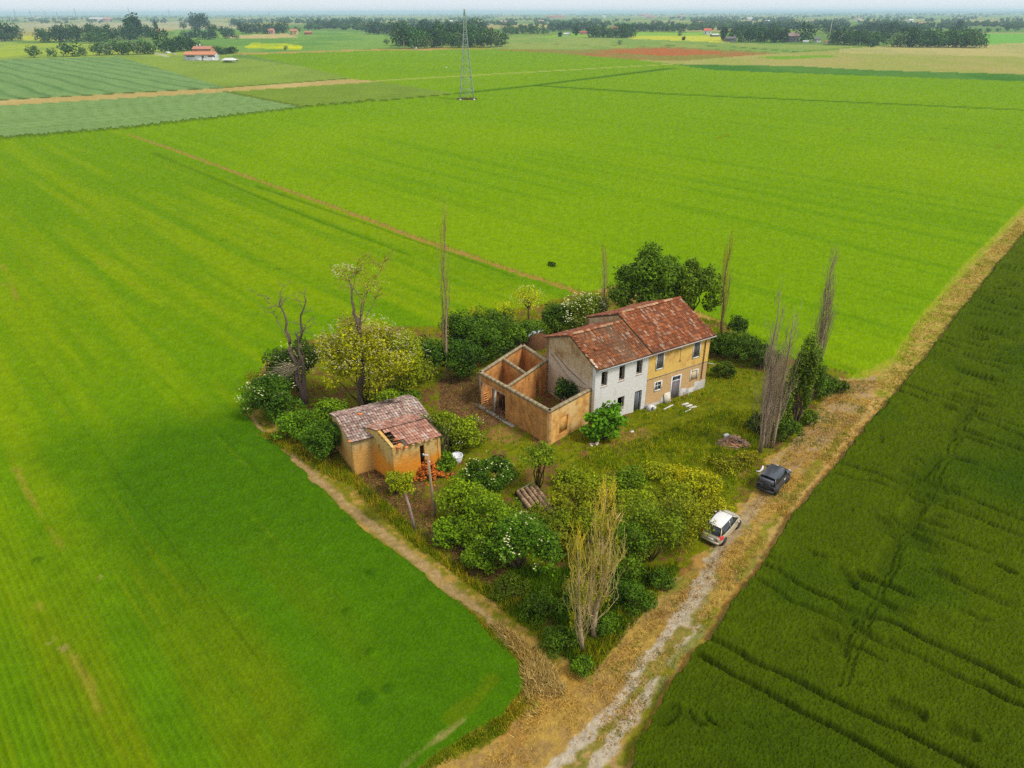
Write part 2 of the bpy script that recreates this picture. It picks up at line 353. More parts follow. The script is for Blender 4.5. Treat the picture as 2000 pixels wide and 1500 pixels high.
rdw = dirvec((1496, 1116), (2000, 1356)); awl = GX * rdw[0] + GY * rdw[1]; awc = -GX * rdw[1] + GY * rdw[0]
eastw = np.array(G(1780, 1012)); lod = sm(fbm(awl / 3.4 + 2 * med, awc / 0.85, 95, 3), 0.56, 0.70)
zone = sm(dline(wx, wy, W((1960, 560), (1925, 700), (1860, 860), (1784, 1010), (1732, 1100), (1655, 1250))), 3.2, 1.2)
zone = np.maximum(zone, sm(fbm(GX / 9, GY / 9, 97), 0.52, 0.62) * inpoly(GX, GY, W((1790, 950), (2400, 950), (2400, 300), (2000, 430), (1870, 680), (1850, 850))) * 0.9)
zone = np.maximum(zone, 0.8 * sm(dline(wx, wy, W((1790, 1030), (1900, 1080), (1970, 1100))), 1.6, .5)); zone = np.maximum(zone, 0.8 * sm(dline(wx, wy, W((1770, 1110), (1900, 1160))), 0.9, .3))
zone = np.maximum(zone, 0.7 * sm(fbm(GX / 5, GY / 5, 99), 0.64, 0.72))
grove = np.maximum(grove, lod * zone)
for a, b, w in (((1790, 990), (1760, 1040), .9), ((1745, 1075), (1715, 1125), .8), ((1655, 1225), (1640, 1290), .55), ((1640, 1208), (1690, 1215), .6), ((1740, 1385), (1790, 1412), .5), ((1850, 1436), (1890, 1452), .5), ((1830, 900), (1800, 935), .7), ((1895, 790), (1870, 830), .8), ((1860, 850), (1850, 870), .6), ((1940, 1115), (1970, 1130), .35), ((1310, 1400), (1290, 1420), .6)):
    grove = np.maximum(grove, sm(dline(wx, wy, W(a, b)), w, w * .35) * .8)
for off in (0, 14):
    grove = np.maximum(grove, 0.35 * sm(dline(wx, wy, W((1895 + off, 790), (1784 + off, 1012), (1700 + off, 1180), (1630 + off, 1350))), 0.22, .06))
wz = wz - 0.52 * grove + white * 0.17 + (med - 0.5) * 0.12
wc = wc * (1 + 0.34 * white[..., None] + 0.3 * (fbm(GX * 2.2, GY * 2.2, 101)[..., None] - 0.5)); wc = lerp(wc, S(54, 72, 8), grove * 0.35)
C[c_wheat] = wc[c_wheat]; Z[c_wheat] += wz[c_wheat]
# --- yard, verge and track
straw = S(194, 158, 76); litter = S(132, 96, 56); grass = S(118, 126, 2); earth = S(188, 158, 114); chalk = S(206, 190, 164); greenv = S(128, 134, 4); ygr = S(132, 134, 6)
n1 = fbm(GX * 0.8, GY * 0.8, 111, 4); n2 = fbm(GX * 2.6, GY * 2.6, 112, 4); n3 = fbm(GX / 3.5, GY / 3.5, 113, 3)
yc = lerp(straw, earth, sm(n1, 0.45, 0.68) * 0.55)
yc = lerp(yc, greenv, sm(n1 * 0.6 + n2 * 0.4, 0.53, 0.64) * 0.7)
def region(poly, col, soft=0.0, k=1.0, col2=None, th=(0.42, 0.6)):
    global yc
    m = inpoly(JX + (n3 - .5) * 1.2, JY + (n1 - .5) * 1.2, W(*poly)).astype(float) * k
    c = col if col2 is None else lerp(col, col2, sm(n2 * .5 + n1 * .5, *th))
    if np.ndim(c) == 1: c = np.broadcast_to(c, GX.shape + (3,))
    yc = yc * (1 - m[..., None]) + c * m[..., None]
def blob(px, py, r, col, k=1.0, st=1.0):
    global yc
    x, y = G(px, py); d = np.hypot((JX - x), (JY - y) / st) + (n1 - 0.5) * r * 0.9
    yc = lerp(yc, col, sm(d, r, r * 0.45) * k * (0.45 + 0.55 * sm(n2, 0.38, 0.56)))
region([(497, 742), (600, 660), (858, 630), (1145, 565), (1445, 640), (1625, 715), (1690, 735), (1600, 830), (1490, 900), (1500, 920), (1400, 1060), (1310, 1130), (1230, 1225), (1150, 1320), (1060, 1260), (950, 1170), (800, 1050), (690, 950), (560, 850)], greenv, col2=litter, th=(0.5, .62))
region([(1240, 800), (1380, 745), (1400, 705), (1500, 730), (1500, 800), (1470, 860), (1430, 1000), (1250, 1040), (1120, 960), (1150, 880)], grass, col2=greenv)
region([(690, 930), (770, 900), (850, 880), (1000, 820), (940, 730), (860, 740), (860, 800), (830, 960), (870, 1100), (960, 1150), (980, 1120), (900, 1000), (860, 1080), (800, 1040), (720, 985)], litter, col2=S(150, 112, 70))
region([(1640, 740), (1740, 735), (1700, 800), (1520, 960), (1480, 930), (1560, 850)], earth, col2=straw, th=(.4, .62))
for a in (((1240, 850), 2.6, S(166, 128, 70), .8), ((1215, 870), 2.2, S(166, 128, 70), .7), ((930, 810), 2.4, S(160, 118, 66), .9), ((900, 760), 2.2, S(140, 104, 60), .9), ((985, 850), 2.2, S(168, 128, 70), .9), ((1150, 895), 1.0, S(160, 100, 60), .8), ((1050, 930), 1.6, litter, .9), ((1090, 1000), 2.0, litter, .7), ((950, 1110), 2.0, S(126, 86, 50), .9), ((1200, 935), 1.2, S(170, 130, 80), .7), ((1360, 1120), 1.8, S(186, 142, 62), .7), ((820, 985), 2.0, S(150, 104, 58), .9), ((740, 970), 1.8, S(120, 80, 50), .9), ((1450, 925), 1.0, S(176, 130, 72), .9), ((1375, 1105), 1.2, S(196, 150, 80), .8), ((1320, 800), 1.4, grass, .9), ((460, 790), 1.6, S(160, 150, 40), .6)):
    blob(*a[0], *a[1:])
region([(780, 1500), (1020, 1340), (1040, 1290), (960, 1215), (900, 1170), (870, 1140), (960, 1190), (1150, 1330), (1230, 1240), (1400, 1080), (1450, 1040), (1380, 1180), (1250, 1330), (1130, 1450), (1050, 1520), (930, 1520)], straw, col2=S(172, 136, 80), k=.9, th=(.45, .62))
for a in (((1090, 1330), 1.7, S(206, 160, 60), .6), ((1040, 1380), 1.4, S(204, 160, 70), .5), ((1010, 1250), .7, S(220, 166, 60), .7), ((1050, 1290), .8, S(206, 160, 70), .5), ((930, 1180), .5, S(200, 150, 90), .7), ((820, 1470), 1.1, greenv, .8), ((960, 1400), .9, ygr, .8), ((890, 1450), .9, ygr, .8), ((1010, 1330), .9, ygr, .8), ((1540, 950), 1.6, S(200, 154, 66), .5), ((1000, 1440), 1.2, S(184, 134, 56), .7)):
    blob(*a[0], *a[1:])
# footpath of bare earth round the farmyard
fp = dline(JX, JY, W((482, 815), (520, 850), (600, 918), (700, 1010), (800, 1085), (900, 1165), (960, 1222), (1010, 1262)))
yc = lerp(yc, S(128, 128, 14), sm(fp, 3.4, 2.2) * sm(n1 * .5 + n2 * .5, .36, .52) * .9)
yc = lerp(yc, S(188, 156, 104), sm(fp, 0.62, 0.16) * (.6 + .4 * sm(n2, .3, .5)))
region([(880, 1160), (960, 1222), (1035, 1300), (1050, 1380), (960, 1450), (820, 1520), (770, 1520), (900, 1420), (985, 1390), (1018, 1345), (1006, 1290), (960, 1250)], S(118, 126, 6), k=.85, col2=S(160, 136, 50), th=(.48, .62))
# grass between the wheel tracks, the wheel tracks themselves
rutL = W((1060, 1520), (1140, 1440), (1200, 1385), (1250, 1310), (1330, 1200), (1370, 1130), (1405, 1080), (1440, 1030), (1475, 990), (1500, 965))
rutR = W((1150, 1520), (1200, 1440), (1240, 1390), (1290, 1330), (1330, 1275), (1370, 1222), (1420, 1130), (1460, 1070), (1500, 1010))
mid = W((1110, 1510), (1170, 1440), (1225, 1380), (1272, 1318), (1350, 1200), (1395, 1130))
yc = lerp(yc, S(138, 132, 56), sm(dline(JX, JY, mid), 0.8, 0.3) * sm(n2, .32, .5) * .85)
yc = lerp(yc, chalk, sm(dline(JX, JY, rutL[:6]) + (n2 - .5) * .5, 0.42, 0.2) * .95)
yc = lerp(yc, chalk, sm(dline(JX, JY, rutR[:4]) + (n2 - .5) * .5, 0.5, 0.26) * .95)
yc = lerp(yc, chalk, sm(dline(JX, JY, rutR[3:6]) + (n2 - .5) * .9, 0.42, 0.2) * .95 * sm(n1, .28, .42))
yc = lerp(yc, chalk, sm(dline(JX, JY, W((1405, 1080), (1370, 1150), (1330, 1210))) + (n2 - .5) * .7, 0.8, 0.35) * .8)
yc = lerp(yc, S(188, 168, 138), sm(dline(JX, JY, rutL[6:]) + (n2 - .5) * 1.2, 0.7, 0.3) * .7)
for pts in (((1470, 1130), (1560, 1000), (1700, 815), (1800, 690), (1990, 450)), ((1500, 1055), (1600, 930), (1740, 740), (1990, 420))):
    yc = lerp(yc, S(212, 174, 102), sm(dline(JX, JY, W(*pts)) + (n2 - .5) * .8, .62, .25) * .8)
yc = lerp(yc, greenv, sm(dline(JX, JY, W((1440, 1110), (1540, 985), (1660, 830))) + (n2 - .5) * .7, .5, .15) * .7)
yc = lerp(yc, S(196, 142, 60), sm(dline(JX, JY, W((1235, 1480), (1330, 1300), (1480, 1105), (1560, 985), (1700, 812), (1890, 575))) + (n2 - .5) * .5, .20, .04) * .7)
yc = lerp(yc, greenv, sm(dline(JX, JY, W((1215, 1490), (1305, 1310), (1400, 1190))) + (n2 - .5) * .3, .4, .1) * .8)
farv = inpoly(JX, JY, W((1700, 760), (1790, 620), (1880, 515), (2005, 395), (2300, 60), (2300, 240), (2005, 448), (1895, 580), (1800, 708), (1730, 790)))
fc = lerp(S(196, 166, 84), S(150, 150, 40), sm(n2 * .6 + n1 * .4, .46, .58)); yc = np.where(farv[..., None], fc, yc)
edge = dline(JX, JY, W((1672, 735), (1740, 700), (1800, 615), (1880, 520), (2003, 400))); yc = lerp(yc, S(150, 172, 10), sm(edge, 1.6, .3) * .75)
yc = yc * (1 + 0.26 * white[..., None] + 0.25 * (n2[..., None] - 0.5))
C[c_yard] = yc[c_yard]
Z[c_yard] += (0.02 + (n2 - .5) * 0.10 + white * 0.05)[c_yard]
C[c_path] = (lerp(S(176, 140, 66), S(150, 150, 30), sm(n2, .45, .6)) * (1 + .25 * white[..., None]))[c_path]
# --- the patchwork of far fields
c_far = ~(c_yard | c_path | c_wheat | c_green)
fcol = np.empty(GX.shape + (3,)); fcol[:] = S(132, 156, 62)
fcol = lerp(fcol, S(112, 146, 66), sm(fbm(GX / 300, GY / 420, 131), .45, .6)); fcol = lerp(fcol, S(176, 168, 96), sm(fbm(GX / 500, GY / 700, 137), .58, .64))
hedge_dark = S(58, 84, 24)
def field(poly, col, col2=None, rowdir=None, sp=8.0, k=.5):
    global fcol
    m = inpoly(JX, JY, W(*poly)).astype(float)
    c = np.broadcast_to(col, GX.shape + (3,))
    if col2 is not None:
        if rowdir is None: w_ = sm(fbm(GX / 40, GY / 90, 141), .4, .65)
        else:
            d = dirvec(*rowdir); q = -GX * d[1] + GY * d[0] + 7 * (fbm(GX / 45, GY / 45, 77) - .5)
            w_ = sm(np.abs(((q + 9000) % sp) - sp / 2), sp * .22, 0) * k + .2 * sm(fbm(q / 4, (GX * d[0] + GY * d[1]) / 50, 5), .45, .7)
        c = lerp(col, col2, np.clip(w_, 0, 1))
    fcol = fcol * (1 - m[..., None]) + c * m[..., None]
field([(-600, 100), (0, 84), (180, 84), (330, 100), (480, 106), (430, 112), (230, 112), (0, 118), (-600, 140)], S(172, 190, 62), S(150, 172, 72))
field([(-300, 52), (340, 42), (520, 46), (520, 56), (300, 58), (-300, 66)], S(192, 184, 138), S(176, 176, 120))
field([(0, 76), (20, 70), (160, 70), (165, 78), (60, 80)], S(196, 198, 70))
field([(340, 58), (700, 62), (770, 72), (760, 94), (560, 106), (470, 106), (430, 90), (340, 80)], S(134, 170, 74), S(112, 156, 66))
field([(440, 70), (560, 66), (585, 74), (450, 76)], S(206, 186, 122))
field([(476, 94), (492, 84), (560, 86), (592, 90), (588, 98), (540, 97)], S(222, 222, 10), S(176, 196, 40))
field([(450, 104), (560, 102), (960, 90), (980, 93), (960, 97), (700, 101), (480, 108)], S(196, 164, 92), S(160, 160, 60))
field([(1000, 68), (1240, 76), (1420, 84), (1680, 90), (1520, 104), (1300, 93), (1130, 98), (960, 96), (900, 80)], S(138, 166, 76), S(156, 172, 84))
field([(1215, 70), (1280, 66), (1416, 72), (1425, 84), (1230, 76)], S(206, 208, 62))
field([(1050, 74), (1120, 64), (1290, 62), (1440, 66), (1440, 70), (1230, 70)], S(146, 190, 60))
field([(960, 97), (1130, 98), (1300, 92), (1480, 102), (1520, 106), (1480, 116), (1340, 120), (1240, 118), (1080, 105)], S(150, 142, 66), S(174, 124, 66))
field([(1160, 101), (1290, 95), (1400, 100), (1420, 106), (1300, 110)], S(190, 112, 58), S(160, 130, 66))
field([(1240, 118), (1340, 119), (1500, 106), (1760, 92), (2600, 80), (2600, 160), (2000, 146), (1700, 138), (1440, 128), (1320, 126)], S(168, 172, 84), S(180, 172, 96))
field([(1640, 96), (1760, 88), (2000, 84), (2600, 78), (2600, 112), (2000, 112), (1640, 104)], S(196, 184, 112), S(180, 178, 104))
field([(1320, 127), (1440, 128), (1560, 130), (1700, 138), (2000, 146), (2600, 162), (2600, 176), (2000, 160), (1600, 147), (1400, 139)], S(78, 130, 44), S(96, 142, 54))
field([(1470, 112), (1620, 108), (1640, 112), (1520, 117)], S(128, 172, 40))
field([(1916, 66), (2500, 60), (2500, 80), (2000, 84), (1900, 88)], S(126, 186, 70))
field([(-900, 150), (0, 117), (230, 111), (330, 140), (430, 168), (440, 172), (0, 197), (-900, 250)], S(134, 166, 98), S(88, 128, 66), ((60, 130), (330, 188)), 13, .6)
field([(230, 111), (430, 109), (590, 130), (700, 154), (440, 172), (330, 140)], S(146, 170, 66), S(136, 160, 62))
field([(-900, 250), (0, 197), (440, 173), (700, 154), (740, 155), (750, 160), (480, 179), (440, 181), (0, 208), (-900, 268)], S(206, 182, 116), S(196, 172, 104))
field([(-900, 268), (0, 208), (440, 181), (600, 211), (250, 253), (0, 274), (-900, 345)], S(138, 168, 98), S(106, 140, 70), ((0, 240), (440, 205)), 9, .5)
field([(450, 180), (745, 160), (890, 184), (600, 211)], S(132, 158, 54), S(110, 138, 44), ((500, 185), (850, 190)), 11, .4)
def line(pts, w, col, k=.8):
    global fcol
    fcol = lerp(fcol, col, sm(dline(JX, JY, W(*pts)), w, w * .5) * k)
line([(0, 197), (440, 172), (700, 153)], 2.2, hedge_dark); line([(440, 180), (600, 211)], 1.8, S(96, 110, 30)); line([(740, 158), (900, 149), (1310, 126), (1480, 114)], 3, S(170, 178, 92), 1)
line([(960, 90), (1000, 84), (1300, 92), (1500, 102)], 3.0, S(60, 100, 40), .5); line([(1250, 88), (1420, 91), (1560, 102)], 4, S(56, 92, 40), .8); line([(330, 112), (300, 104), (320, 108)], 3, S(205, 198, 180))
fcol = fcol * (1 + .14 * white[..., None] + .12 * (fbm(GX / 8, GY / 20, 151)[..., None] - .5))
C[c_far] = fcol[c_far]; Z[c_far] += 0.3
trk = dline(JX, JY, W((745, 158), (900, 149), (1310, 126), (1480, 114)))
C = lerp(C, S(176, 184, 88), sm(trk, 3.4, 1.8) * c_green)
ed = dline(JX, JY, W((-900, 345), (0, 274), (250, 253), (600, 211), (890, 184)))
ek = sm(ed, 1.9, .9); C = lerp(C, S(70, 92, 14) * (1 + .4 * white[..., None]), ek * .85 * (GX < 0)); Z += ek * .8 * (.5 + r2) * (GX < -60)
C = np.clip(C, 0.002, 0.9)

nr, ncn = GX.shape
vid = np.arange(nr * ncn).reshape(nr, ncn)
VV = np.stack([GX, GY, Z], -1).reshape(-1, 3); CC = C.reshape(-1, 3)
q_all = np.stack([vid[:-1, :-1], vid[:-1, 1:], vid[1:, 1:], vid[1:, :-1]], -1)
cls = np.zeros(GX.shape, int); cls[c_yard] = 1; cls[c_wheat] = 2; cls[c_green & ~north] = 3; cls[c_green & north] = 4; cls[c_path] = 5
ltrack = inpoly(JX, JY, W((1050, 1560), (1130, 1430), (1235, 1300), (1345, 1150), (1440, 1010), (1520, 930), (1590, 930), (1500, 1060), (1420, 1180), (1340, 1310), (1240, 1450), (1200, 1560)))
cls[(cls == 1) & ltrack] = 6
qc = cls[:-1, :-1]
def cut(name, k, mat):
    q = q_all[qc == k].reshape(-1, 4); u, inv = np.unique(q, return_inverse=True)
    return mesh(name, VV[u], inv.reshape(-1, 4), None, CC[u], mat, smooth=True)
tag(cut('terrain', 0, M_crop), kind='structure')
tag(cut('yard_ground', 1, M_ground), kind='structure')
tag(cut('footpath', 5, M_ground), kind='structure')
tag(cut('dirt_track', 6, M_ground), kind='structure')
tag(cut('wheat', 2, M_crop), 'tall dark green wheat with wheel lines and flattened patches beside the track', 'crop', kind='stuff')
tag(cut('bean_plants', 3, M_crop), 'low bright green crop in drilled rows between farmyard and footpath', 'crop', kind='stuff')
tag(cut('young_crop', 4, M_crop), 'wide bright green crop beyond the footpath reaching the pylon', 'crop', kind='stuff')
bs = MB(); bs.quad((-26000, -9000, -0.6), (26000, -9000, -0.6), (26000, 30000, -0.6), (-26000, 30000, -0.6), col=S(118, 146, 60))
tag(bs.build('ground', M_crop), kind='structure')
def gz_at(x, y): return float(dip(np.array(x), np.array(y)))

# ------------------------------------------------------------------ walls with openings, coppi roofs
HO, HT = (7.733, 59.165), 0.552
def wall(name, parent, p0, p1, z0, z1, th, mat, holes=(), top=None):
    """a standing wall from p0 to p1 (its own face looks to the far side of the turn p0->p1 x up), with reveals round the openings.
    top: list of (a, z) giving a sloping upper edge"""
    dx, dy = p1[0] - p0[0], p1[1] - p0[1]; L = math.hypot(dx, dy); mb = MB()
    xs = sorted(set([0.0, L] + [h[0] for h in holes] + [h[1] for h in holes] + ([a for a, _ in top] if top else [])))
    def tz(a):
        if not top: return z1
        for (a0, q0), (a1, q1) in zip(top[:-1], top[1:]):
            if a0 - 1e-6 <= a <= a1 + 1e-6: return q0 + (q1 - q0) * (a - a0) / (a1 - a0)
        return z1
    for a, b in zip(xs[:-1], xs[1:]):
        c = (a + b) / 2; hh = sorted([h for h in holes if h[0] < c < h[1]], key=lambda h: h[2]); lo = z0
        segs = []
        for h in hh: segs.append((lo, h[2])); lo = h[3]
        for s0, s1 in segs:
            if s1 > s0 + 1e-3:
                mb.quad((a, 0, s0), (b, 0, s0), (b, 0, s1), (a, 0, s1)); mb.quad((b, th, s0), (a, th, s0), (a, th, s1), (b, th, s1))
        za, zb = tz(a), tz(b)
        mb.quad((a, 0, lo), (b, 0, lo), (b, 0, zb), (a, 0, za)); mb.quad((b, th, lo), (a, th, lo), (a, th, za), (b, th, zb))
        mb.quad((a, 0, za), (b, 0, zb), (b, th, zb), (a, th, za))
    mb.quad((0, 0, z0), (0, 0, tz(0)), (0, th, tz(0)), (0, th, z0)); mb.quad((L, 0, z0), (L, th, z0), (L, th, tz(L)), (L, 0, tz(L)))
    for a, b, c, d in holes:
        mb.quad((a, 0, c), (a, th, c), (b, th, c), (b, 0, c)); mb.quad((a, 0, d), (b, 0, d), (b, th, d), (a, th, d))
        mb.quad((a, 0, c), (a, 0, d), (a, th, d), (a, th, c)); mb.quad((b, 0, c), (b, th, c), (b, th, d), (b, 0, d))
    return mb.build(name, mat, parent, (p0[0], p0[1], 0), math.atan2(dy, dx))
TERRA = [c * np.array([.80, .78, .80]) for c in [S(150, 84, 50, .9), S(164, 92, 56, .9), S(136, 76, 46, .9), S(172, 104, 66, .9), S(126, 78, 56, .9)]]
def coppi(name, parent, o, du, dn, L, D, cols, pale=(0.54, 0.41, 0.30), ppale=0.06, w=0.21, l=0.42, sag=0.04, skip=None, seed=1, sizevar=1.0, flat=False):
    """rows of barrel tiles: o eave corner, du along the eave, dn up the slope (unit vectors), L long, D deep; every tile is geometry"""
    r = random.Random(seed); o = np.array(o, float); du = np.array(du, float); dn = np.array(dn, float); up = np.cross(du, dn)
    up = up if up[2] > 0 else -up
    mb = MB(); nu, nd = int(L / w), int(D / l)
    lich = {}
    for i in range(nu):
        drift = r.uniform(-.03, .03)
        for j in range(nd):
            a = (i + .5) * w; b = j * l + drift
            if skip and skip(a, b): continue
            if r.random() < ppale: lich[(i, j)] = r.uniform(.5, 1); 
            k = lich.get((i, j), 0) * .55
            if r.random() < .35 and (i, j - 1) in lich: k = max(k, lich[(i, j - 1)] * .8)
            c = cols[int(r.random() * len(cols))] * r.uniform(.84, 1.14)
            n_ = float(fbm(np.array(a / 2.2 + seed * 7), np.array(b / 2.2), seed, 3)); c = c * (0.80 + 0.44 * n_)
            c = c * (1 - k * .8) + np.array(pale) * k * .8
            sg = -sag * math.sin(math.pi * min(1, a / L)) * (1 + math.sin(a * 1.7) * .4)
            hw_, hh = w * .5, w * (.36 if not flat else .14); tz_ = r.uniform(-.012, .018) * sizevar; tw = r.uniform(-.02, .02) * sizevar
            pr = [(-hw_ * .92, 0.0), (-hw_ * .5, hh * .86), (hw_ * .5, hh * .86), (hw_ * .92, 0.0)] if not flat else [(-hw_ * .97, 0.0), (-hw_ * .9, hh), (hw_ * .6, hh), (hw_ * .97, 0.02)]
            V = []
            for e, lift, s_ in ((0, .045, 1.0), (l * 1.12, .0, .86)):
                for x, z in pr: V.append(o + du * (a + x * s_ + tw * e) + dn * (b + e) + up * (z + lift + tz_ + sg + .03))
            mb.add(V, [[0, 1, 5, 4], [1, 2, 6, 5], [2, 3, 7, 6]], col=c)
            
    x = mb.build(name, M_tile, parent); x['kind'] = 'stuff'; return x

W_white = wallmat('whitewash', (0.5, 0.36, 0.24), (0.42, 0.3, 0.2), (0.4, 0.34, 0.28), plaster=(0.66, 0.64, 0.60), pamt=0.86, stain=(0.36, 0.35, 0.33), samt=0.45, edge=.05)
W_yell = wallmat('yellow_wash_brick', (0.68, 0.40, 0.09), (0.62, 0.35, 0.09), (0.60, 0.42, 0.2), plaster=(0.72, 0.46, 0.12), pamt=0.52, stain=(0.42, 0.22, 0.08), samt=0.45, low=(0.56, 0.36, 0.17), lowz=2.9)
W_gab = wallmat('bare_old_brick', (0.46, 0.29, 0.12), (0.36, 0.22, 0.1), (0.42, 0.32, 0.2), plaster=(0.50, 0.38, 0.22), pamt=0.5, stain=(0.2, 0.13, 0.07), samt=0.75, low=(0.56, 0.44, 0.31), lowz=3.7, lsoft=.35)
W_new = wallmat('hollow_brick', (0.56, 0.25, 0.055), (0.42, 0.16, 0.04), (0.42, 0.26, 0.12), plaster=(0.54, 0.29, 0.09), pamt=0.36, stain=(0.3, 0.18, 0.08), samt=0.4)
W_warm = wallmat('orange_brick', (0.66, 0.34, 0.08), (0.56, 0.27, 0.06), (0.5, 0.34, 0.16), plaster=(0.66, 0.44, 0.18), pamt=0.46, stain=(0.4, 0.22, 0.08), samt=0.4)
W_plin = wallmat('plinth_render', (0.4, 0.37, 0.33), (0.36, 0.33, 0.3), (0.36, 0.33, 0.3), plaster=(0.52, 0.50, 0.46), pamt=0.5, stain=(0.22, 0.2, 0.15), samt=0.7, brick=False)
W_shed = wallmat('shed_brick', (0.52, 0.31, 0.10), (0.42, 0.25, 0.09), (0.42, 0.3, 0.16), plaster=(0.50, 0.35, 0.15), pamt=0.5, stain=(0.2, 0.13, 0.06), samt=0.85, low=(0.56, 0.30, 0.08), lowz=1.7, lsoft=.7)

# ------------------------------------------------------------------ the farmhouse
house = empty('farmhouse', (HO[0], HO[1], 0), HT, 'long two storey farmhouse, half white and half yellow, under a rusty tiled roof', 'farmhouse')
ZE, HL, UB, SL, V1, V2, TH = 5.98, 14.65, 6.47, 0.412, 4.03, 5.01, 0.42
ZR1, ZR2 = ZE + SL * V1, ZE + SL * V2
wh_holes = [(.72, 1.44, 3.76, 5.30), (2.84, 3.54, 3.80, 5.36), (4.96, 5.71, 3.90, 5.40), (2.88, 3.74, .75, 2.0), (5.02, 5.94, -.45, 2.05)]
wl = wall('front_wall', house, (0, 0), (UB, 0), -.7, ZE, TH, W_white, wh_holes); wl['label'] = 'whitewashed front wall'
ye_holes = [(7.5 - UB, 8.38 - UB, 3.82, 5.52), (12.40 - UB, 13.26 - UB, 3.86, 5.66), (7.58 - UB, 8.40 - UB, 1.45, 2.34), (9.85 - UB, 11.0 - UB, -.45, 2.32), (12.45 - UB, 13.36 - UB, 1.2, 2.34)]
wy = wall('front_wall', house, (UB + .003, -.012), (HL, -.012), -.7, ZE, TH, W_yell, ye_holes); wy['label'] = 'yellow washed brick front wall'
gw = wall('gable_wall', house, (0.0, 2 * V1), (0.0, 0.45), -.7, ZE, TH, W_gab, (), [(0, ZE), (V1, ZR1), (2 * V1 - .45, ZE + .45 * SL)])
gw['label'] = 'bare brick gable wall'
wall('gable_wall', house, (HL, 0), (HL, 2 * V2), -.7, ZE, TH, W_yell, (), [(0, ZE), (V2, ZR2), (2 * V2, ZE)])
wall('back_wall', house, (UB, 2 * V1), (0, 2 * V1), -.7, ZE, TH, W_gab, [(1.5, 2.3, 3.7, 5.1)])
wall('back_wall', house, (HL, 2 * V2), (UB, 2 * V2), -.7, ZE, TH, W_gab, [(2, 2.9, 3.7, 5.2), (5, 5.9, 3.7, 5.2)])
wall('party_wall', house, (UB, 2 * V2), (UB, .5), -.7, ZE, .3, W_gab, (), [(0, ZE), (V2, ZR2 - .02), (2 * V2 - .5, ZE + .5 * SL - .02)])
fl = MB(); fl.box(.45, HL - .45, .45, 2 * V1 - .3, 2.85, 3.0, (0.2, .14, .08)); fl.build('upper_floor', M_wood, house)
# roofs: board deck under the tiles, then the tiles
def deck(u0, u1, vr, name='roof_deck'):
    m = MB(); e = .38; t = .1
    for a, b in (((-e), vr), (2 * vr + e, vr)):
        za, zb = ZE + SL * min(a, 2 * vr - a), ZE + SL * vr
        m.quad((u0, a, za), (u1, a, za), (u1, b, zb), (u0, b, zb)); m.quad((u0, a, za + t), (u0, b, zb + t), (u1, b, zb + t), (u1, a, za + t))
        m.quad((u0, a, za), (u0, a, za + t), (u1, a, za + t), (u1, a, za))
        for u in (u0, u1): m.quad((u, a, za), (u, b, zb), (u, b, zb + t), (u, a, za + t))
    return m
for u0, u1, vr in ((-.18, UB - .02, V1), (UB, HL + .32, V2)):
    m = deck(u0, u1, vr); [c.fill(1) for c in []]; m.C = [np.full_like(c, 1) * np.array([.11, .07, .04]) for c in m.C]; m.build('roof_deck', M_wood, house)
def dnv(s): L = math.hypot(1, SL); return (0, s / L, SL / L)
sl1 = math.hypot(1, SL)
coppi('roof_tiles', house, (-.2, -.40, ZE - .4 * SL + .10), (1, 0, 0), dnv(1), UB + .1, (V1 + .45) * sl1, [c * np.array([.94, 1.10, .96]) for c in TERRA], ppale=.12, sag=.10, seed=3)['label'] = 'lower roof of brown barrel tiles'
coppi('roof_tiles', house, (-.2, 2 * V1 + .4, ZE - .4 * SL + .10), (1, 0, 0), dnv(-1), UB + .1, (V1 + .4) * sl1, TERRA, ppale=.06, seed=4)
coppi('roof_tiles', house, (UB + .02, -.42, ZE - .4 * SL + .13), (1, 0, 0), dnv(1), HL + .3 - UB, (V2 + .45) * sl1, [c * np.array([1.0, 1.06, .94]) for c in TERRA], ppale=.11, sag=.06, seed=5)['label'] = 'higher roof of red barrel tiles'
coppi('roof_tiles', house, (UB + .02, 2 * V2 + .4, ZE - .4 * SL + .13), (1, 0, 0), dnv(-1), HL + .3 - UB, (V2 + .4) * sl1, TERRA, ppale=.05, seed=6)
def ridge(u0, u1, v, z, seed):
    m = MB(); r = random.Random(seed); n = int((u1 - u0) / .4)
    for i in range(n):
        a = u0 + i * .4; k = r.uniform(-.03, .03); c = S(196, 150, 112, .8) * r.uniform(.7, 1.15) if r.random() < .7 else TERRA[1]
        V = [(a + e, v + x, z + y + (.03 if e == 0 else 0) + k) for e in (0, .44) for x, y in ((-.15, -.05), (-.08, .09), (.08, .09), (.15, -.05))]
        m.add(V, [[0, 1, 5, 4], [1, 2, 6, 5], [2, 3, 7, 6], [0, 3, 2, 1]], col=c)
    m.build('ridge_tiles', M_tile, house)['kind'] = 'stuff'
ridge(-.2, UB, V1, ZR1 + .22, 1); ridge(UB, HL + .3, V2, ZR2 + .28, 2)
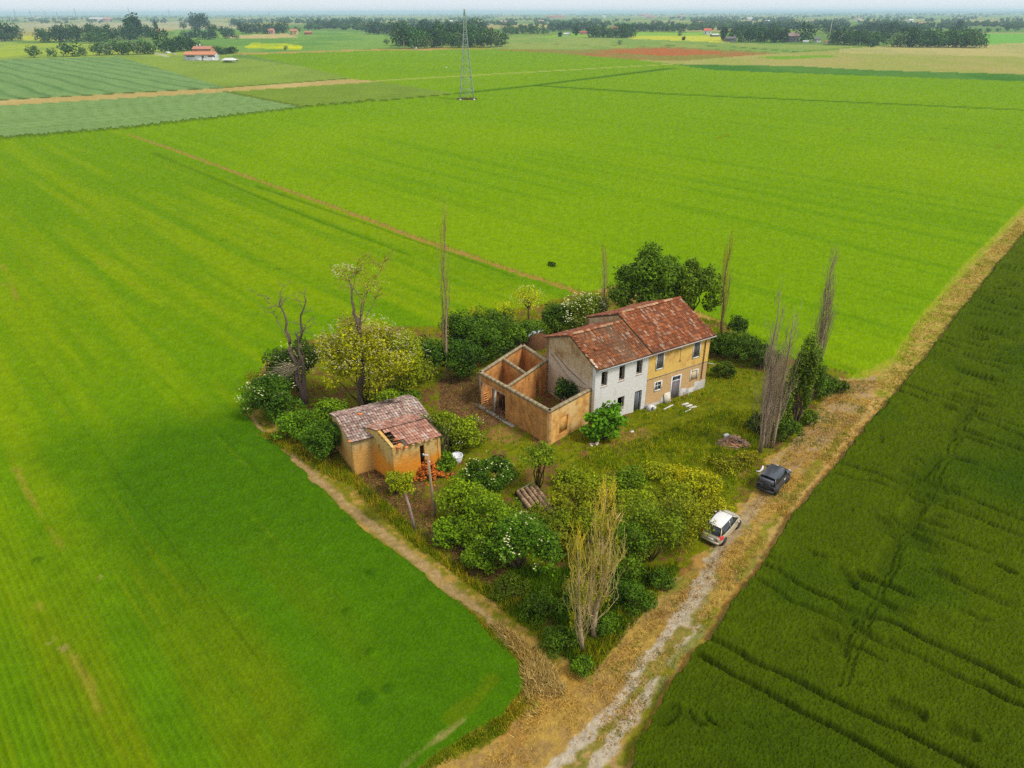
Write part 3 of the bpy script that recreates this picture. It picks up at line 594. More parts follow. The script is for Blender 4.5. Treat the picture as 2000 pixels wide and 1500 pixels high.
# bricks and broken tiles along the verge and the step between the roofs
m = MB()
for i in range(26):
    v = rnd.uniform(-.3, V1); m.box(-.12, .12, -.16, .16, -.03, .04, TERRA[i % 5] * rnd.uniform(.8, 1.5), Matrix.Translation((rnd.uniform(-.2, .12), v, ZE + SL * v + .24)) @ Matrix.Rotation(rnd.uniform(0, 3), 4, 'Z'))
for i in range(8):
    v = -.25 + i * .13; m.box(-.1, .14, -.1, .1, -.03, .04, (.6, .52, .38), Matrix.Translation((-.12 + rnd.uniform(-.05, .05), v, ZE + SL * v + .27)) @ Matrix.Rotation(rnd.uniform(0, 1), 4, 'Z'))
m.build('verge_tiles', M_tile, house)['kind'] = 'stuff'
m = MB(); m.box(1.0, 1.35, 1.5, 1.75, ZE + SL * 1.6 + .2, ZE + SL * 1.6 + .42, TERRA[3] * 1.1); m.build('roof_vent', M_tile, house)
m = MB(); m.tube([(0.0, -.46, ZE - .2), (UB, -.45, ZE - .17)], .055, 6, (.42, .40, .38)); m.tube([(UB + .02, -.47, ZE - .15), (HL + .3, -.47, ZE - .12)], .065, 6, (.40, .34, .30)); m.build('gutter', M_steel, house)
m = MB(); m.tube([(13.95, -.45, ZE - .15), (13.95, -.10, ZE - .45), (13.97, -.09, 1.25), (14.0, -.14, 1.1)], .05, 6, (.16, .05, .03)); m.build('downpipe', M_steel, house)
m = MB(); m.tube([(HL + .05, -.1, 2.75), (HL + .7, -.35, 2.55)], .045, 6, (.4, .38, .36)); m.build('overflow_pipe', M_steel, house)
m = MB(); m.box(UB, HL + .01, -.035, -.014, 2.90, 2.99, (.30, .24, .16)); m.build('string_course', M_conc, house)
m = MB()
for a, b, h in ((UB + .02, 8.6, .12), (8.6, 9.8, .34), (11.05, 12.0, .62), (12.0, 13.1, .42), (13.1, HL + .02, .9)):
    m = MB(); m.add([(a, -.05, -.7), (b, -.05, -.7), (b, -.05, h + rnd.uniform(-.1, .1)), (a, -.05, h + rnd.uniform(-.15, .15)), (a, 0, -.7), (b, 0, -.7), (b, 0, h), (a, 0, h)], [[0, 1, 2, 3], [3, 2, 6, 7], [0, 3, 7, 4], [1, 5, 6, 2]]); m.build('plinth', W_plin, house)
m = MB(); m.tube([(-.06, 7.2, 4.6), (-.06, 5.0, 3.6), (-.06, 3.2, 2.9), (-.06, .8, 3.3)], [.05, .08, .06, .03], 5, (.3, .24, .17)); m.tube([(-.05, 6.6, 4.9), (-.05, 4.2, 4.1), (-.05, 1.4, 3.6)], [.03, .05, .03], 4, (.2, .13, .07)); m.build('ledge', M_conc, house)
# openings
def hole_frame(name, u0, u1, z0, z1, y, w, d, col, mat=M_wood, parent=house, sill=False, kind=None):
    m = MB(); y0, y1 = y, y + d
    m.box(u0, u0 + w, y0, y1, z0, z1, col); m.box(u1 - w, u1, y0, y1, z0, z1, col); m.box(u0 + w, u1 - w, y0, y1, z1 - w, z1, col)
    if kind != 'door': m.box(u0 + w, u1 - w, y0, y1, z0, z0 + w, col)
    return m.build(name, mat, parent)
for i, (a, b, c, d) in enumerate(wh_holes[:4]):
    w_ = hole_frame('window', a, b, c, d, .14, .06, .10, (.20, .11, .06)); w_['label'] = 'open unglazed window with brown wooden frame'
    m = MB(); m.box(a - .06, b + .06, -.05, .14, c - .06, c - .002, (.5, .42, .34)); m.build('sill', M_conc, w_)
d_ = hole_frame('door', 5.02, 5.94, -.45, 2.05, .12, .07, .1, (.26, .25, .25), kind='door'); d_['label'] = 'grey sheet door in white wall'
m = MB(); m.box(5.10, 5.60, .15, .18, -.45, 1.97, (.09, .10, .12)); m.box(5.62, 5.86, .24, .27, -.45, 1.97, (.22, .23, .24)); m.build('door_leaf', M_steel, d_)
def shutter(a, b, c, d):
    w_ = hole_frame('window', a - .1, b + .1, c - .1, d + .1, -.055, .115, .1, (.68, .66, .62), M_wood)
    w_['label'] = 'white framed window with closed grey shutters'
    for k in (0, 1):
        m = MB(); x0 = a + .012 + k * (b - a) / 2; x1 = x0 + (b - a) / 2 - .03; g = (.17, .15, .13)
        m.box(x0, x1, .05, .075, c + .02, d - .02, (.10, .09, .08))
        for q in range(4): m.box(x0 + .01 + q * (x1 - x0) / 4, x0 + (q + 1) * (x1 - x0) / 4 - .012, .025, .05, c + .02, d - .02, tuple(np.array(g) * rnd.uniform(.8, 1.25)))
        m.build('shutter', M_wood, w_)
shutter(7.5, 8.38, 3.82, 5.52); shutter(12.4, 13.26, 3.86, 5.66)
a, b, c, d = 7.58, 8.40, 1.45, 2.34
w_ = hole_frame('window', a - .1, b + .1, c - .1, d + .1, -.055, .115, .1, (.7, .68, .64)); w_['label'] = 'small four pane window with white bars'
m = MB(); m.box(a + .38, a + .44, .05, .09, c, d, (.7, .68, .64)); m.box(a, a + .38, .05, .09, c + .42, c + .48, (.7, .68, .64)); m.box(a + .44, b, .05, .09, c + .42, c + .48, (.7, .68, .64)); m.build('glazing_bar', M_wood, w_)
for x0, x1 in ((a + .01, a + .375), (a + .445, b - .01)):
    for z0, z1 in ((c + .01, c + .415), (c + .485, d - .01)):
        m = MB(); m.box(x0, x1, .08, .088, z0, z1); m.build('pane', M_glass, w_)
a, b, c, d = 9.85, 11.0, -.45, 2.32
w_ = hole_frame('door', a - .1, b + .1, c, d + .12, -.055, .115, .12, (.66, .65, .66), kind='door'); w_['label'] = 'old plank front door in a white frame'
m = MB(); m.box(a + .01, b - .01, .0, .06, 1.80, 1.88, (.7, .7, .7)); m.build('transom_bar', M_wood, w_)
m = MB(); m.box(a + .01, b - .01, .04, .05, 1.885, d - .01); m.build('pane', M_glass, w_)
for q in range(5):
    x0 = a + .03 + q * .22; m = MB(); m.box(x0, x0 + .205, .02 + (q % 2) * .006, .05, c, 1.79, tuple(np.array((.14, .12, .125)) * rnd.uniform(.75, 1.3))); m.build('plank', M_wood, w_)
a, b, c, d = 12.45, 13.36, 1.2, 2.34
w_ = hole_frame('window', a - .09, b + .09, c, d + .09, -.05, .1, .1, (.68, .66, .62), kind='door'); w_['label'] = 'walled up window in a white frame'
m = MB(); m.box(a, b, .04, .2, c, d); m.build('infill', wallmat('infill_render', (.6, .48, .3), (.55, .44, .28), (.5, .4, .26), brick=False, samt=.25), w_)
m = MB()
for x in (10.05, 10.62): m.tube([(x, -.02, ZE - .05), (x, -.5, ZE - .12)], .03, 4, (.12, .06, .04)); m.tube([(x, -.02, 5.5), (x, -.5, 5.55)], .03, 4, (.12, .06, .04))
m.tube([(10.05, -.5, 5.55), (10.62, -.5, 5.55)], .03, 4, (.12, .06, .04)); m.tube([(10.05, -.5, 5.85), (10.62, -.5, 5.85)], .03, 4, (.12, .06, .04)); m.box(10.14, 10.5, -.42, -.1, 5.58, 5.8, (.5, .46, .42)); m.build('wall_bracket', M_steel, house)
m = MB(); m.add([(10.58, -.0165, 5.5), (10.66, -.0165, 5.5), (10.70, -.0165, 4.2), (10.86, -.0165, 3.9), (10.4, -.0165, 3.85), (10.6, -.0165, 4.2)], [[0, 1, 2, 5], [5, 2, 3, 4]], col=(.30, .19, .06)); m.build('rust_stain', M_conc, house)

# things by the door
def hloc(u, v, z=0): c, s = math.cos(HT), math.sin(HT); return (HO[0] + u * c - v * s, HO[1] + u * s + v * c, z)
GF = -.33
bd = empty('board', hloc(8.9, -.35, GF), HT, 'cream board leaning on the plinth beside the plank front door', 'board')
m = MB(); m.box(0, .85, -.02, .02, 0, 1.15, (.58, .54, .42), Matrix.Rotation(R(-16), 4, 'X')); m.build('panel', M_wood, bd)
m = MB(); m.tube([(.05, -.25, .0), (.1, -.22, .55), (.35, -.18, .85), (.65, -.12, .7), (1.0, -.1, .05)], .03, 5, (.42, .17, .06)); o = m.build('rusty_hoop', M_steel, None, hloc(8.9, -.55, GF), HT); tag(o, 'rusty bent hoop in front of the cream board', 'hoop')
m = MB(); m.box(0, .95, -.2, .2, 0, .09, (.58, .30, .06), Matrix.Rotation(R(12), 4, 'Y')); o = m.build('doorstep', M_wood, None, hloc(10.1, -.95, GF), HT - .9); tag(o, 'orange brown wooden ramp at the plank front door', 'ramp')
for k, (u, v, g, s_) in enumerate(((10.6, -1.45, .0, .62), (10.65, -1.9, .1, .6), (10.8, -2.35, .05, .66))):
    m = MB(); m.box(-.42, .42, -.15, .15, 0, .06, (.60, .55, .46)); o = m.build('stone_slab', M_conc, None, hloc(u, v, GF + .06), HT - .1 + g)
    tag(o, ['pale stone slab nearest the wooden ramp', 'pale stone slab in the middle of the three by the door', 'pale stone slab lying farthest from the door'][k], 'slab', 'stone slabs before the front door')
m = MB(); m.box(-.75, .75, -.07, .07, 0, .05, (.62, .60, .56)); o = m.build('plank', M_wood, None, hloc(8.7, -1.05, GF + .07), HT + .15); tag(o, 'pale plank lying in grass before the cream board', 'plank')
m = MB(); m.box(-.45, .45, -.05, .05, 0, .04, (.62, .60, .56)); o = m.build('plank', M_wood, None, hloc(9.9, -2.6, GF + .07), HT + .1); tag(o, 'short pale plank lying alone in the lawn', 'plank')
m = MB(); m.box(-.04, .04, -.05, .05, 0, 1.0, (.6, .58, .55)); o = m.build('post', M_wood, None, hloc(11.95, -.45, GF), HT); tag(o, 'short white post standing against the house plinth', 'post')
m = MB(); m.box(0, .75, -.03, .03, 0, .06, (.42, .12, .04), Matrix.Rotation(R(-42), 4, 'Y')); o = m.build('red_beam', M_wood, None, hloc(11.0, -.6, GF), HT + .3); tag(o, 'short red beam propped right of the front door', 'beam')
mc = empty('washing_machine', hloc(6.75, -.5, GF), HT + .25, 'overturned white drum machine by the grey sheet door', 'appliance')
m = MB(); m.box(-.32, .32, -.28, .28, 0, .62, (.62, .60, .58), Matrix.Rotation(R(14), 4, 'Y')); m.build('body', M_steel, mc)
m = MB(); m.lathe([(.2, 0), (.2, .03), (.14, .035), (0.0, .0)], 12, (.06, .06, .07), M=Matrix.Translation((-.05, -.29, .36)) @ Matrix.Rotation(R(90), 4, 'X')); m.build('drum_door', M_steel, mc)
m = MB(); m.box(-.2, .2, -.15, .15, 0, .3, (.6, .58, .54)); o = m.build('stone_block', M_conc, None, hloc(7.3, -.55, GF), HT + .6); tag(o, 'white stone block beside the overturned machine', 'stone')
px = G(1234, 842); m = MB(); m.box(-.18, .18, -.1, .1, 0, .12, (.55, .5, .42), Matrix.Rotation(.5, 4, 'X')); o = m.build('stone', M_conc, None, (*px, -.1), .4); tag(o, 'small pale stone on the bare patch before the house', 'stone')
px = G(1162, 868); m = MB()
for k in range(9): m.box(-.12, .12, -.08, .08, -.03, .1, (.45 + .2 * rnd.random(), .44, .40), Matrix.Translation((rnd.uniform(-.5, .5), rnd.uniform(-.3, .3), 0)) @ Matrix.Rotation(rnd.random() * 3, 4, 'Z'))
o = m.build('stone_heap', M_conc, None, (*px, 0)); tag(o, 'small heap of grey stones near the leafy bush', 'stones')

# ------------------------------------------------------------------ the roofless brick annex
A_C, A_TL, A_BK, A_RB, A_RF = G(1073.6, 803, 3.6), G(935, 726, 3.6), G(1021, 671, 3.6), (3.62, 65.9), (7.45, 59.55)
annex = empty('brick_annex', (*A_C, 0), 0, 'roofless brick annex with concrete ring beam beside the farmhouse gable', 'annex')
def rel(p): return (p[0] - A_C[0], p[1] - A_C[1])
def on(p, q, t): return (p[0] + (q[0] - p[0]) * t, p[1] + (q[1] - p[1]) * t)
c_, tl, bk, rb, rf = map(rel, (A_C, A_TL, A_BK, A_RB, A_RF))
m1, n1_ = on(tl, c_, .42), on(tl, bk, .49)
n2_ = on(m1, rb, .46); LT = math.dist(tl, c_); op = .40 * LT
AZ = 3.35
def awall(p, q, th, mat, holes=(), z0=-.3): return wall('wall', annex, p, q, z0, AZ, th, mat, holes)
awall(tl, c_, .26, W_new, [(.32, .20 * LT, -.3, 2.62), (.20 * LT + .28, op, -.3, 2.62)])
w = awall(c_, rf, .26, W_warm, [(.24 * math.dist(c_, rf), .24 * math.dist(c_, rf) + 1.15, .55, 2.25)]); w['label'] = 'orange brick wall with a walled up window'
hx = .24 * math.dist(c_, rf); m = MB(); m.box(hx, hx + 1.15, .09, .22, .55, 2.25); m.build('infill', W_warm, annex, (*c_, 0), math.atan2(rf[1] - c_[1], rf[0] - c_[0]))
awall(bk, tl, .26, W_new); awall(rb, bk, .26, W_new)
awall(m1, rb, .2, W_new, [(5.2, 6.1, -.3, 2.1)]); awall(n1_, n2_, .2, W_new)
def beam(p, q, w=.30, z0=AZ + .002, z1=AZ + .27, off=-.02, name='ring_beam', ext=0.0):
    L = math.dist(p, q); m = MB(); n = max(2, int(L / .6)); 
    for i in range(n):
        a, b = i * L / n, (i + 1) * L / n; c = S(168, 150, 116, .8) * rnd.uniform(.78, 1.1)
        m.box(a - (ext if i == 0 else 0), b + (ext if i == n - 1 else 0), off, off + w, z0, z1, c)
    m.build(name, M_conc, annex, (*p, 0), math.atan2(q[1] - p[1], q[0] - p[0]))
beam(tl, c_); beam(c_, rf); beam(bk, tl); beam(rb, bk); beam(m1, rb, .24, off=-.01, z1=AZ + .262); beam(n1_, n2_, .24, off=-.01, z1=AZ + .256)
ang = math.atan2(c_[1] - tl[1], c_[0] - tl[0])
for s0 in (0.0, .20 * LT):
    m = MB(); m.box(s0, s0 + .3, .0, .3, -.3, 2.618 if s0 else 3.3, (.46, .42, .36)); m.build('column', M_conc, annex, (*tl, .0), ang).location.z = .0
m = MB(); m.box(.3, op - .01, -.03, .29, 2.622, 2.66, (.4, .34, .26)); m.build('lintel', M_conc, annex, (*tl, 0), ang)
m = MB(); V = [(*p, .02) for p in (tl, c_, rf, rb, bk)]; m.add(V, [[0, 1, 2, 4], ], [[2, 3, 4]], col=S(150, 92, 60)); m.build('floor', M_ground, annex)
m = MB(); m.box(-.1, op + 1.6, -.5, -.05, -.02, .05, (.40, .36, .30)); m.build('threshold', M_conc, annex, (*tl, 0), ang)
wx_, wy_ = on(A_TL, A_C, .27); dpx, dpy = -math.sin(ang), math.cos(ang)
fw = empty('firewood_stack', (wx_ + dpx * 1.0, wy_ + dpy * 1.0, 0), ang, 'stack of dark firewood inside the annex behind the concrete column', 'firewood')
for i in range(60):
    r_ = rnd.uniform(.04, .075); m = MB(); x, y = rnd.uniform(-1.0, 1.15), rnd.uniform(-.1, .8); z = rnd.uniform(0, .25)
    m.tube([(x, y, z), (x + rnd.uniform(-.12, .12), y + rnd.uniform(-.15, .15), z + rnd.uniform(1.1, 1.75))], [r_, r_ * .7], 5, S(118, 84, 52, .6) * rnd.uniform(.6, 1.4)); m.build('log', M_bark, fw)
px = G(950, 766, 1.2); pl = empty('plank_pile', (*G(944, 792), 0), .3, 'few pale planks piled behind the corner column of the annex', 'planks')
for i in range(5):
    m = MB(); m.box(-.5, .5, -.08, .08, 0, .06, S(224, 160, 96, .8), Matrix.Translation((.2 + i * .03, .5, i * .26)) @ Matrix.Rotation(rnd.uniform(-.7, .7), 4, 'Z')); m.build('plank', M_wood, pl)

# ------------------------------------------------------------------ the two brick sheds
def vec(a): return (math.cos(R(a)), math.sin(R(a)))
def shed(name, label, o, au, aw, L, D, ze, rise, vr, slope_back, mat, holes_f=(), holes_l=(), greyk=.5, seed=1, hole_tiles=None, over=.25):
    t = empty(name, (*o, 0), 0, label, 'shed'); u, w_ = vec(au), vec(aw)
    def pt(a, b): return (u[0] * a + w_[0] * b, u[1] * a + w_[1] * b)
    zr = ze + rise; zb = zr - slope_back * (D - vr)
    tp = [(0, ze), (vr, zr), (D, zb)]; tpr = [(0, zb), (D - vr, zr), (D, ze)]
    wall('wall', t, pt(0, 0), pt(L, 0), -.3, ze, .25, mat, holes_f)
    wall('wall', t, pt(0, D), pt(0, 0), -.3, ze, .25, mat, holes_l, tpr)
    wall('wall', t, pt(L, 0), pt(L, D), -.3, ze, .25, mat, (), tp)
    wall('wall', t, pt(L, D), pt(0, D), -.3, zb, .25, mat)
    nz = lambda a, b, z: (*pt(a, b), z)
    m = MB(); e = over; zf = ze - e * rise / vr; q = .02
    a0, a1 = -.12, L + .15
    if hole_tiles: m.quad(nz(1.0, -e, zf + q), nz(a1, -e, zf + q), nz(a1, vr, zr + q), nz(1.0, vr, zr + q), col=(.1, .07, .05))
    else: m.quad(nz(a0, -e, zf + q), nz(a1, -e, zf + q), nz(a1, vr, zr + q), nz(a0, vr, zr + q), col=(.1, .07, .05))
    m.quad(nz(a0, vr, zr + q), nz(a1, vr, zr + q), nz(a1, D + e, zb - e * slope_back + q), nz(a0, D + e, zb - e * slope_back + q), col=(.1, .07, .05)); m.build('roof_deck', M_wood, t)
    m = MB()
    for k in range(5):
        b_ = .1 + k * vr / 5; z = ze + rise * b_ / vr - .09; m.tube([nz(-.1, b_, z), nz(L + .1, b_, z)], .06, 4, (.14, .09, .05))
    m.build('rafter', M_wood, t)
    du = (*u, 0); h = math.hypot(1, rise / vr); dn = (w_[0] / h, w_[1] / h, rise / vr / h); h2 = math.hypot(1, slope_back); db = (-w_[0] / h2, -w_[1] / h2, slope_back / h2)
    grey = [S(176, 140, 124, .8), S(166, 134, 120, .8), S(190, 156, 140, .8), S(150, 124, 112, .8), S(196, 170, 152, .8)] if greyk == 1 else [S(186, 130, 108, .8), S(174, 122, 102, .8), S(198, 150, 126, .8), S(160, 116, 100, .8), S(190, 140, 116, .8)]
    coppi('roof_tiles', t, nz(-.15, -e, zf + .04), du, dn, L + .35, (vr + e) * h + .1, grey, ppale=.10, w=.24, l=.36, seed=seed, flat=True, skip=hole_tiles, sizevar=1.8, pale=(.56, .52, .46))
    coppi('roof_tiles', t, nz(-.15, D + e, zb - e * slope_back + .04), du, db, L + .35, (D - vr + e) * h2 + .1, grey, ppale=.12, w=.24, l=.36, seed=seed + 9, flat=True, sizevar=2, pale=(.56, .52, .46))
    return t
pA = (-13.35, 50.6); pB = (-9.75, 49.3)
sA = shed('brick_shed', 'taller old brick shed with a wide pale grey tiled roof', pA, 28, 121, 7.2, 5.0, 3.42, .62, 3.3, .3, W_shed, [(5.0, 5.8, 0, 1.9)], (), 1, 21)
def gapB(a, b): return (a < .95 and .25 < b < 1.75) or (a < 1.5 and b < .7 and a > .25) or (a < .4)
W_shedb = wallmat('orange_shed_brick', (0.60, 0.33, 0.08), (0.50, 0.26, 0.06), (0.46, 0.3, 0.12), plaster=(0.56, 0.38, 0.14), pamt=0.48, stain=(0.26, 0.15, 0.05), samt=0.8, low=(0.68, 0.26, 0.025), lowz=1.5, lsoft=.8)
sB = shed('brick_shed', 'orange brick shed with a hole in the corner of its roof', pB, 28, 133, 4.2, 3.9, 3.62, .72, 2.0, .25, W_shedb, [(2.35, 2.75, 1.2, 3.1)], [(1.75, 2.15, 2.55, 3.05)], 2, 33, gapB, .18)
u, w_ = vec(28), vec(133)
m = MB()
for i in range(14):
    a, b = rnd.uniform(.2, 1.3), rnd.uniform(-.2, 1.3); z = 3.62 + .36 * b + rnd.uniform(-.35, .02)
    m.box(-.2, .2, -.11, .11, -.015, .015, S(226, 140, 84, .8) * rnd.uniform(.6, 1.1), Matrix.Translation((u[0] * a + w_[0] * b, u[1] * a + w_[1] * b, z)) @ Matrix.Rotation(rnd.uniform(0, 3), 4, 'Z') @ Matrix.Rotation(rnd.uniform(-.4, .5), 4, 'X'))
for i in range(16):
    a, b = rnd.uniform(1.4, 4.2), rnd.uniform(-.25, .1); m.box(-.2, .2, -.11, .11, -.015, .015, S(206, 160, 110, .8) * rnd.uniform(.7, 1.1), Matrix.Translation((u[0] * a + w_[0] * b, u[1] * a + w_[1] * b, 3.66 + .36 * b)) @ Matrix.Rotation(rnd.uniform(0, 3), 4, 'Z'))
x = m.build('loose_tiles', M_tile, sB); x['kind'] = 'stuff'
m = MB(); m.box(-.14, .1, -.1, .12, 0, .14, S(240, 150, 80, .8)); m.build('loose_brick', M_tile, sA, (-.1, -.1, 3.42)); m = MB(); m.box(-.2, .2, -.1, .1, 0, .1, S(236, 140, 76, .8)); m.build('loose_brick', M_tile, sA, (.2, 3.3, 4.1))
# heap of fallen bricks against the orange shed
rc = G(828, 936); hb = MB()
for i in range(420):
    a = rnd.uniform(0, 6.28); r_ = abs(rnd.gauss(0, .8)); x, y = r_ * math.cos(a) * 1.15, r_ * math.sin(a) * .8; z = max(0, 1.7 - r_ * 1.1) * rnd.uniform(.5, 1)
    hb.box(-.13, .13, -.07, .07, -.04, .04, S(214, 116, 36, .8) * rnd.uniform(.5, 1.2), Matrix.Translation((x, y, z)) @ Matrix.Rotation(rnd.uniform(0, 3), 4, 'Z') @ Matrix.Rotation(rnd.uniform(-.6, .6), 4, 'X'))
o = hb.build('brick_rubble', M_tile, None, (rc[0] + .3, rc[1] + .5, 0)); tag(o, 'heap of orange fallen bricks at the corner of the shed', 'rubble', kind='stuff')

# ------------------------------------------------------------------ pole, basin, heaps, tile stack
def top_at(base, top): X, Y = G(*base); return np.array(AT(*top, Y)) - np.array([X, Y, 0])
pb = G(850, 1012); tp_ = top_at((850, 1012), (835, 889)); up_ = empty('utility_pole', (*pb, 0), 0, 'leaning grey concrete pole standing between the shed and the bushes', 'pole')
m = MB(); m.tube([(0, 0, -.3), tuple(tp_ * .5), tuple(tp_)], [.15, .12, .09], 8, S(176, 150, 118, .7)); m.build('shaft', M_conc, up_)
m = MB(); m.box(-.34, .06, -.06, .06, -.04, .05, (.5, .45, .38)); m.build('crossarm', M_conc, up_, tuple(tp_))
for dx_, dz_ in ((-.3, .05), (.13, -.62)): m = MB(); m.lathe([(.0, 0), (.06, .01), (.05, .06), (.07, .08), (0.0, .14)], 8, (.75, .8, .78)); m.build('insulator', plain('porcelain', (.7, .75, .72), .2), up_, (tp_[0] + dx_, tp_[1] - .04, tp_[2] + dz_))
st = G(850, 1060); m = MB()
for i in range(26): a = rnd.uniform(0, 6.3); r_ = rnd.uniform(0, .28); m.tube([(r_ * math.cos(a), r_ * math.sin(a), 0), (r_ * 1.3 * math.cos(a), r_ * 1.3 * math.sin(a), rnd.uniform(.5, 1.1))], [.03, .015], 3, S(170, 140, 110, .7))
o = m.build('dead_shrub', M_bark, None, (*st, 0)); tag(o, 'bundle of bare grey stems below the concrete pole', 'shrub')
bx = G(893, 903); t = empty('white_tub', (*bx, 0), 0, 'white round tub in the shade of the bushes', 'tub')
m = MB(); m.lathe([(.28, 0), (.42, .25), (.5, .7), (.47, .72), (.38, .3), (0, .25)], 16, (.66, .66, .68)); m.build('shell', M_conc, t, smooth=True)
m = MB(); m.lathe([(.47, .715), (.54, .72), (.54, .76), (.47, .755)], 16, (.7, .7, .72)); m.build('rim', M_conc, t)
px = G(884, 928); m = MB(); m.add([(-.4, -.1, 0), (.3, -.15, 0), (.05, .2, .32), (-.1, -.3, .05)], None, [[0, 1, 2], [0, 3, 1], [3, 0, 2], [1, 3, 2]], col=S(200, 120, 70)); o = m.build('terracotta_shard', M_tile, None, (*px, 0)); tag(o, 'piece of broken terracotta below the white tub', 'shard')
def heap(name, label, px, n, rx, ry, hgt, cols, sz, cat='rubble', kind='stuff'):
    X, Y = G(*px); m = MB()
    for i in range(n):
        a = rnd.uniform(0, 6.28); r_ = math.sqrt(rnd.random()); x, y = r_ * math.cos(a) * rx, r_ * math.sin(a) * ry; z = hgt * max(0, 1 - r_ ** 1.3) * rnd.uniform(.6, 1.05)
        s_ = sz * rnd.uniform(.5, 1.5); m.box(-s_, s_, -s_ * .55, s_ * .55, -s_ * .16, s_ * .16, cols[i % len(cols)] * rnd.uniform(.6, 1.25), Matrix.Translation((x, y, z)) @ Matrix.Rotation(rnd.uniform(0, 3), 4, 'Z') @ Matrix.Rotation(rnd.uniform(-.6, .6), 4, 'X') @ Matrix.Rotation(rnd.uniform(-.5, .5), 4, 'Y'))
    o = m.build(name, M_tile, None, (X, Y, gz_at(X, Y))); return tag(o, label, cat, kind=kind)
heap('rubble_heap', 'heap of pale tiles and rubble by the poplar trunks', (1432, 868), 300, 1.45, .95, .85, [S(196, 160, 134, .75), S(180, 150, 130, .75), S(214, 150, 96, .75), S(160, 130, 110, .75)], .16)
m = MB(); m.box(-.22, .2, -.12, .12, 0, .22, (.78, .78, .78)); o = m.build('white_bucket', M_conc, None, (*G(1417, 862), .55), .3); tag(o, 'small white container lying on the rubble heap', 'container')
heap('tile_heap', 'scattered pinkish broken tiles among the green bushes', (928, 972), 70, 1.3, .8, .22, [S(204, 160, 130, .75), S(176, 140, 110, .75), S(190, 120, 90, .75)], .14)
px = G(1484, 921); t = MB(); t.tube([(-.35, -.1, .1), (-.1, -.2, .12), (.15, -.05, .3), (.25, .15, .5)], [.07, .09, .1, .06], 6, (.72, .71, .68)); o = t.build('white_sack', M_conc, None, (*px, 0)); tag(o, 'crumpled white sack beside the dark off-road car', 'sack')
# roof tiles stacked in long rows on the ground
s0, s1 = G(1030, 962), G(1070, 1012); L = math.dist(s0, s1); t = empty('tile_stack', (*s0, 0), math.atan2(s1[1] - s0[1], s1[0] - s0[0]), 'long rows of old barrel tiles laid out among the bushes', 'tiles')
for j in range(5):
    for i in range(int(L / .27)):
        m = MB(); r_ = .16; c = S(196, 160, 120, .8) * rnd.uniform(.55, 1.25); V = [(i * .27 + e, .7 - j * .40 + r_ * math.cos(a) * k, .5 - abs(j - 2) * .05 + r_ * k * math.sin(a) + (.03 if e else 0)) for e, k in ((0, 1), (.30, .9)) for a in (0, 1.05, 2.1, 3.14)]
        m.add(V, [[0, 1, 5, 4], [1, 2, 6, 5], [2, 3, 7, 6], [0, 3, 2, 1]], col=c); m.build('tile', M_tile, t, (0, rnd.uniform(-.03, .03), rnd.uniform(-.02, .02)))
m = MB(); m.box(-.1, L, -1.1, .9, 0, .42, (.12, .08, .05)); m.build('stack_base', M_wood, t)
m = MB(); m.tube([(-.9, -.3, .35), (.1, .4, .5), (.6, .9, .5)], .035, 4, (.42, .38, .32)); o = m.build('grey_stick', M_wood, None, (*s0, 0)); tag(o, 'grey stick lying across the end of the tile rows', 'stick')
# tarpaulin over a heap behind the gable
px = G(1046, 652, 1.4); t = empty('covered_heap', (*px, 0), .5, 'brown heap under a torn pale tarpaulin behind the farmhouse gable', 'heap')
m = MB(); m.lathe([(1.8, 0), (1.7, .8), (1.2, 1.4), (.5, 1.75), (0, 1.8)], 12, S(120, 84, 56)); m.build('heap', M_bark, t)
m = MB(); V = []
for i in range(9):
    for j in range(7): x, y = -1.9 + i * .36, -.6 + j * .3; V.append((x, y, 1.95 - .28 * (x * x + y * y) ** .5 * .9 + .12 * math.sin(i * 2.3 + j * 1.7)))
m.add(V, [[i * 7 + j, (i + 1) * 7 + j, (i + 1) * 7 + j + 1, i * 7 + j + 1] for i in range(8) for j in range(6) if (i * 5 + j * 3) % 7], col=(.42, .46, .52)); m.build('tarpaulin', M_conc, t)

# ------------------------------------------------------------------ cars
ORD = 'first second third fourth fifth sixth seventh eighth ninth tenth eleventh twelfth thirteenth fourteenth fifteenth sixteenth seventeenth eighteenth nineteenth twentieth twenty-first twenty-second twenty-third'.split()
def paint(name, col, rough=.3, metal=.0, coat=.6):
    return plain(name, col, rough, metal, .5, coat)
M_tyre = plain('tyre_rubber', (.02, .02, .02), .85); M_rim = plain('alloy_rim', (.55, .55, .56), .35, .8); M_trim = plain('black_trim', (.025, .025, .027), .6)
M_redl = plain('red_lamp', (.55, .015, .01), .2); M_redd = plain('dark_red_lamp', (.10, .008, .008), .3); M_clearl = plain('clear_lamp', (.75, .76, .78), .15); M_plate = plain('number_plate', (.75, .75, .74), .5); M_cglass = plain('car_glass', (.015, .02, .022), .08, 0, .9)
def loft(st, closed=True):
    "st: list of rings (same count) -> quads"
    n = len(st[0]); V = [p for r in st for p in r]; Q = [[i * n + j, i * n + (j + 1) % n, (i + 1) * n + (j + 1) % n, (i + 1) * n + j] for i in range(len(st) - 1) for j in range(n if closed else n - 1)]
    return V, Q
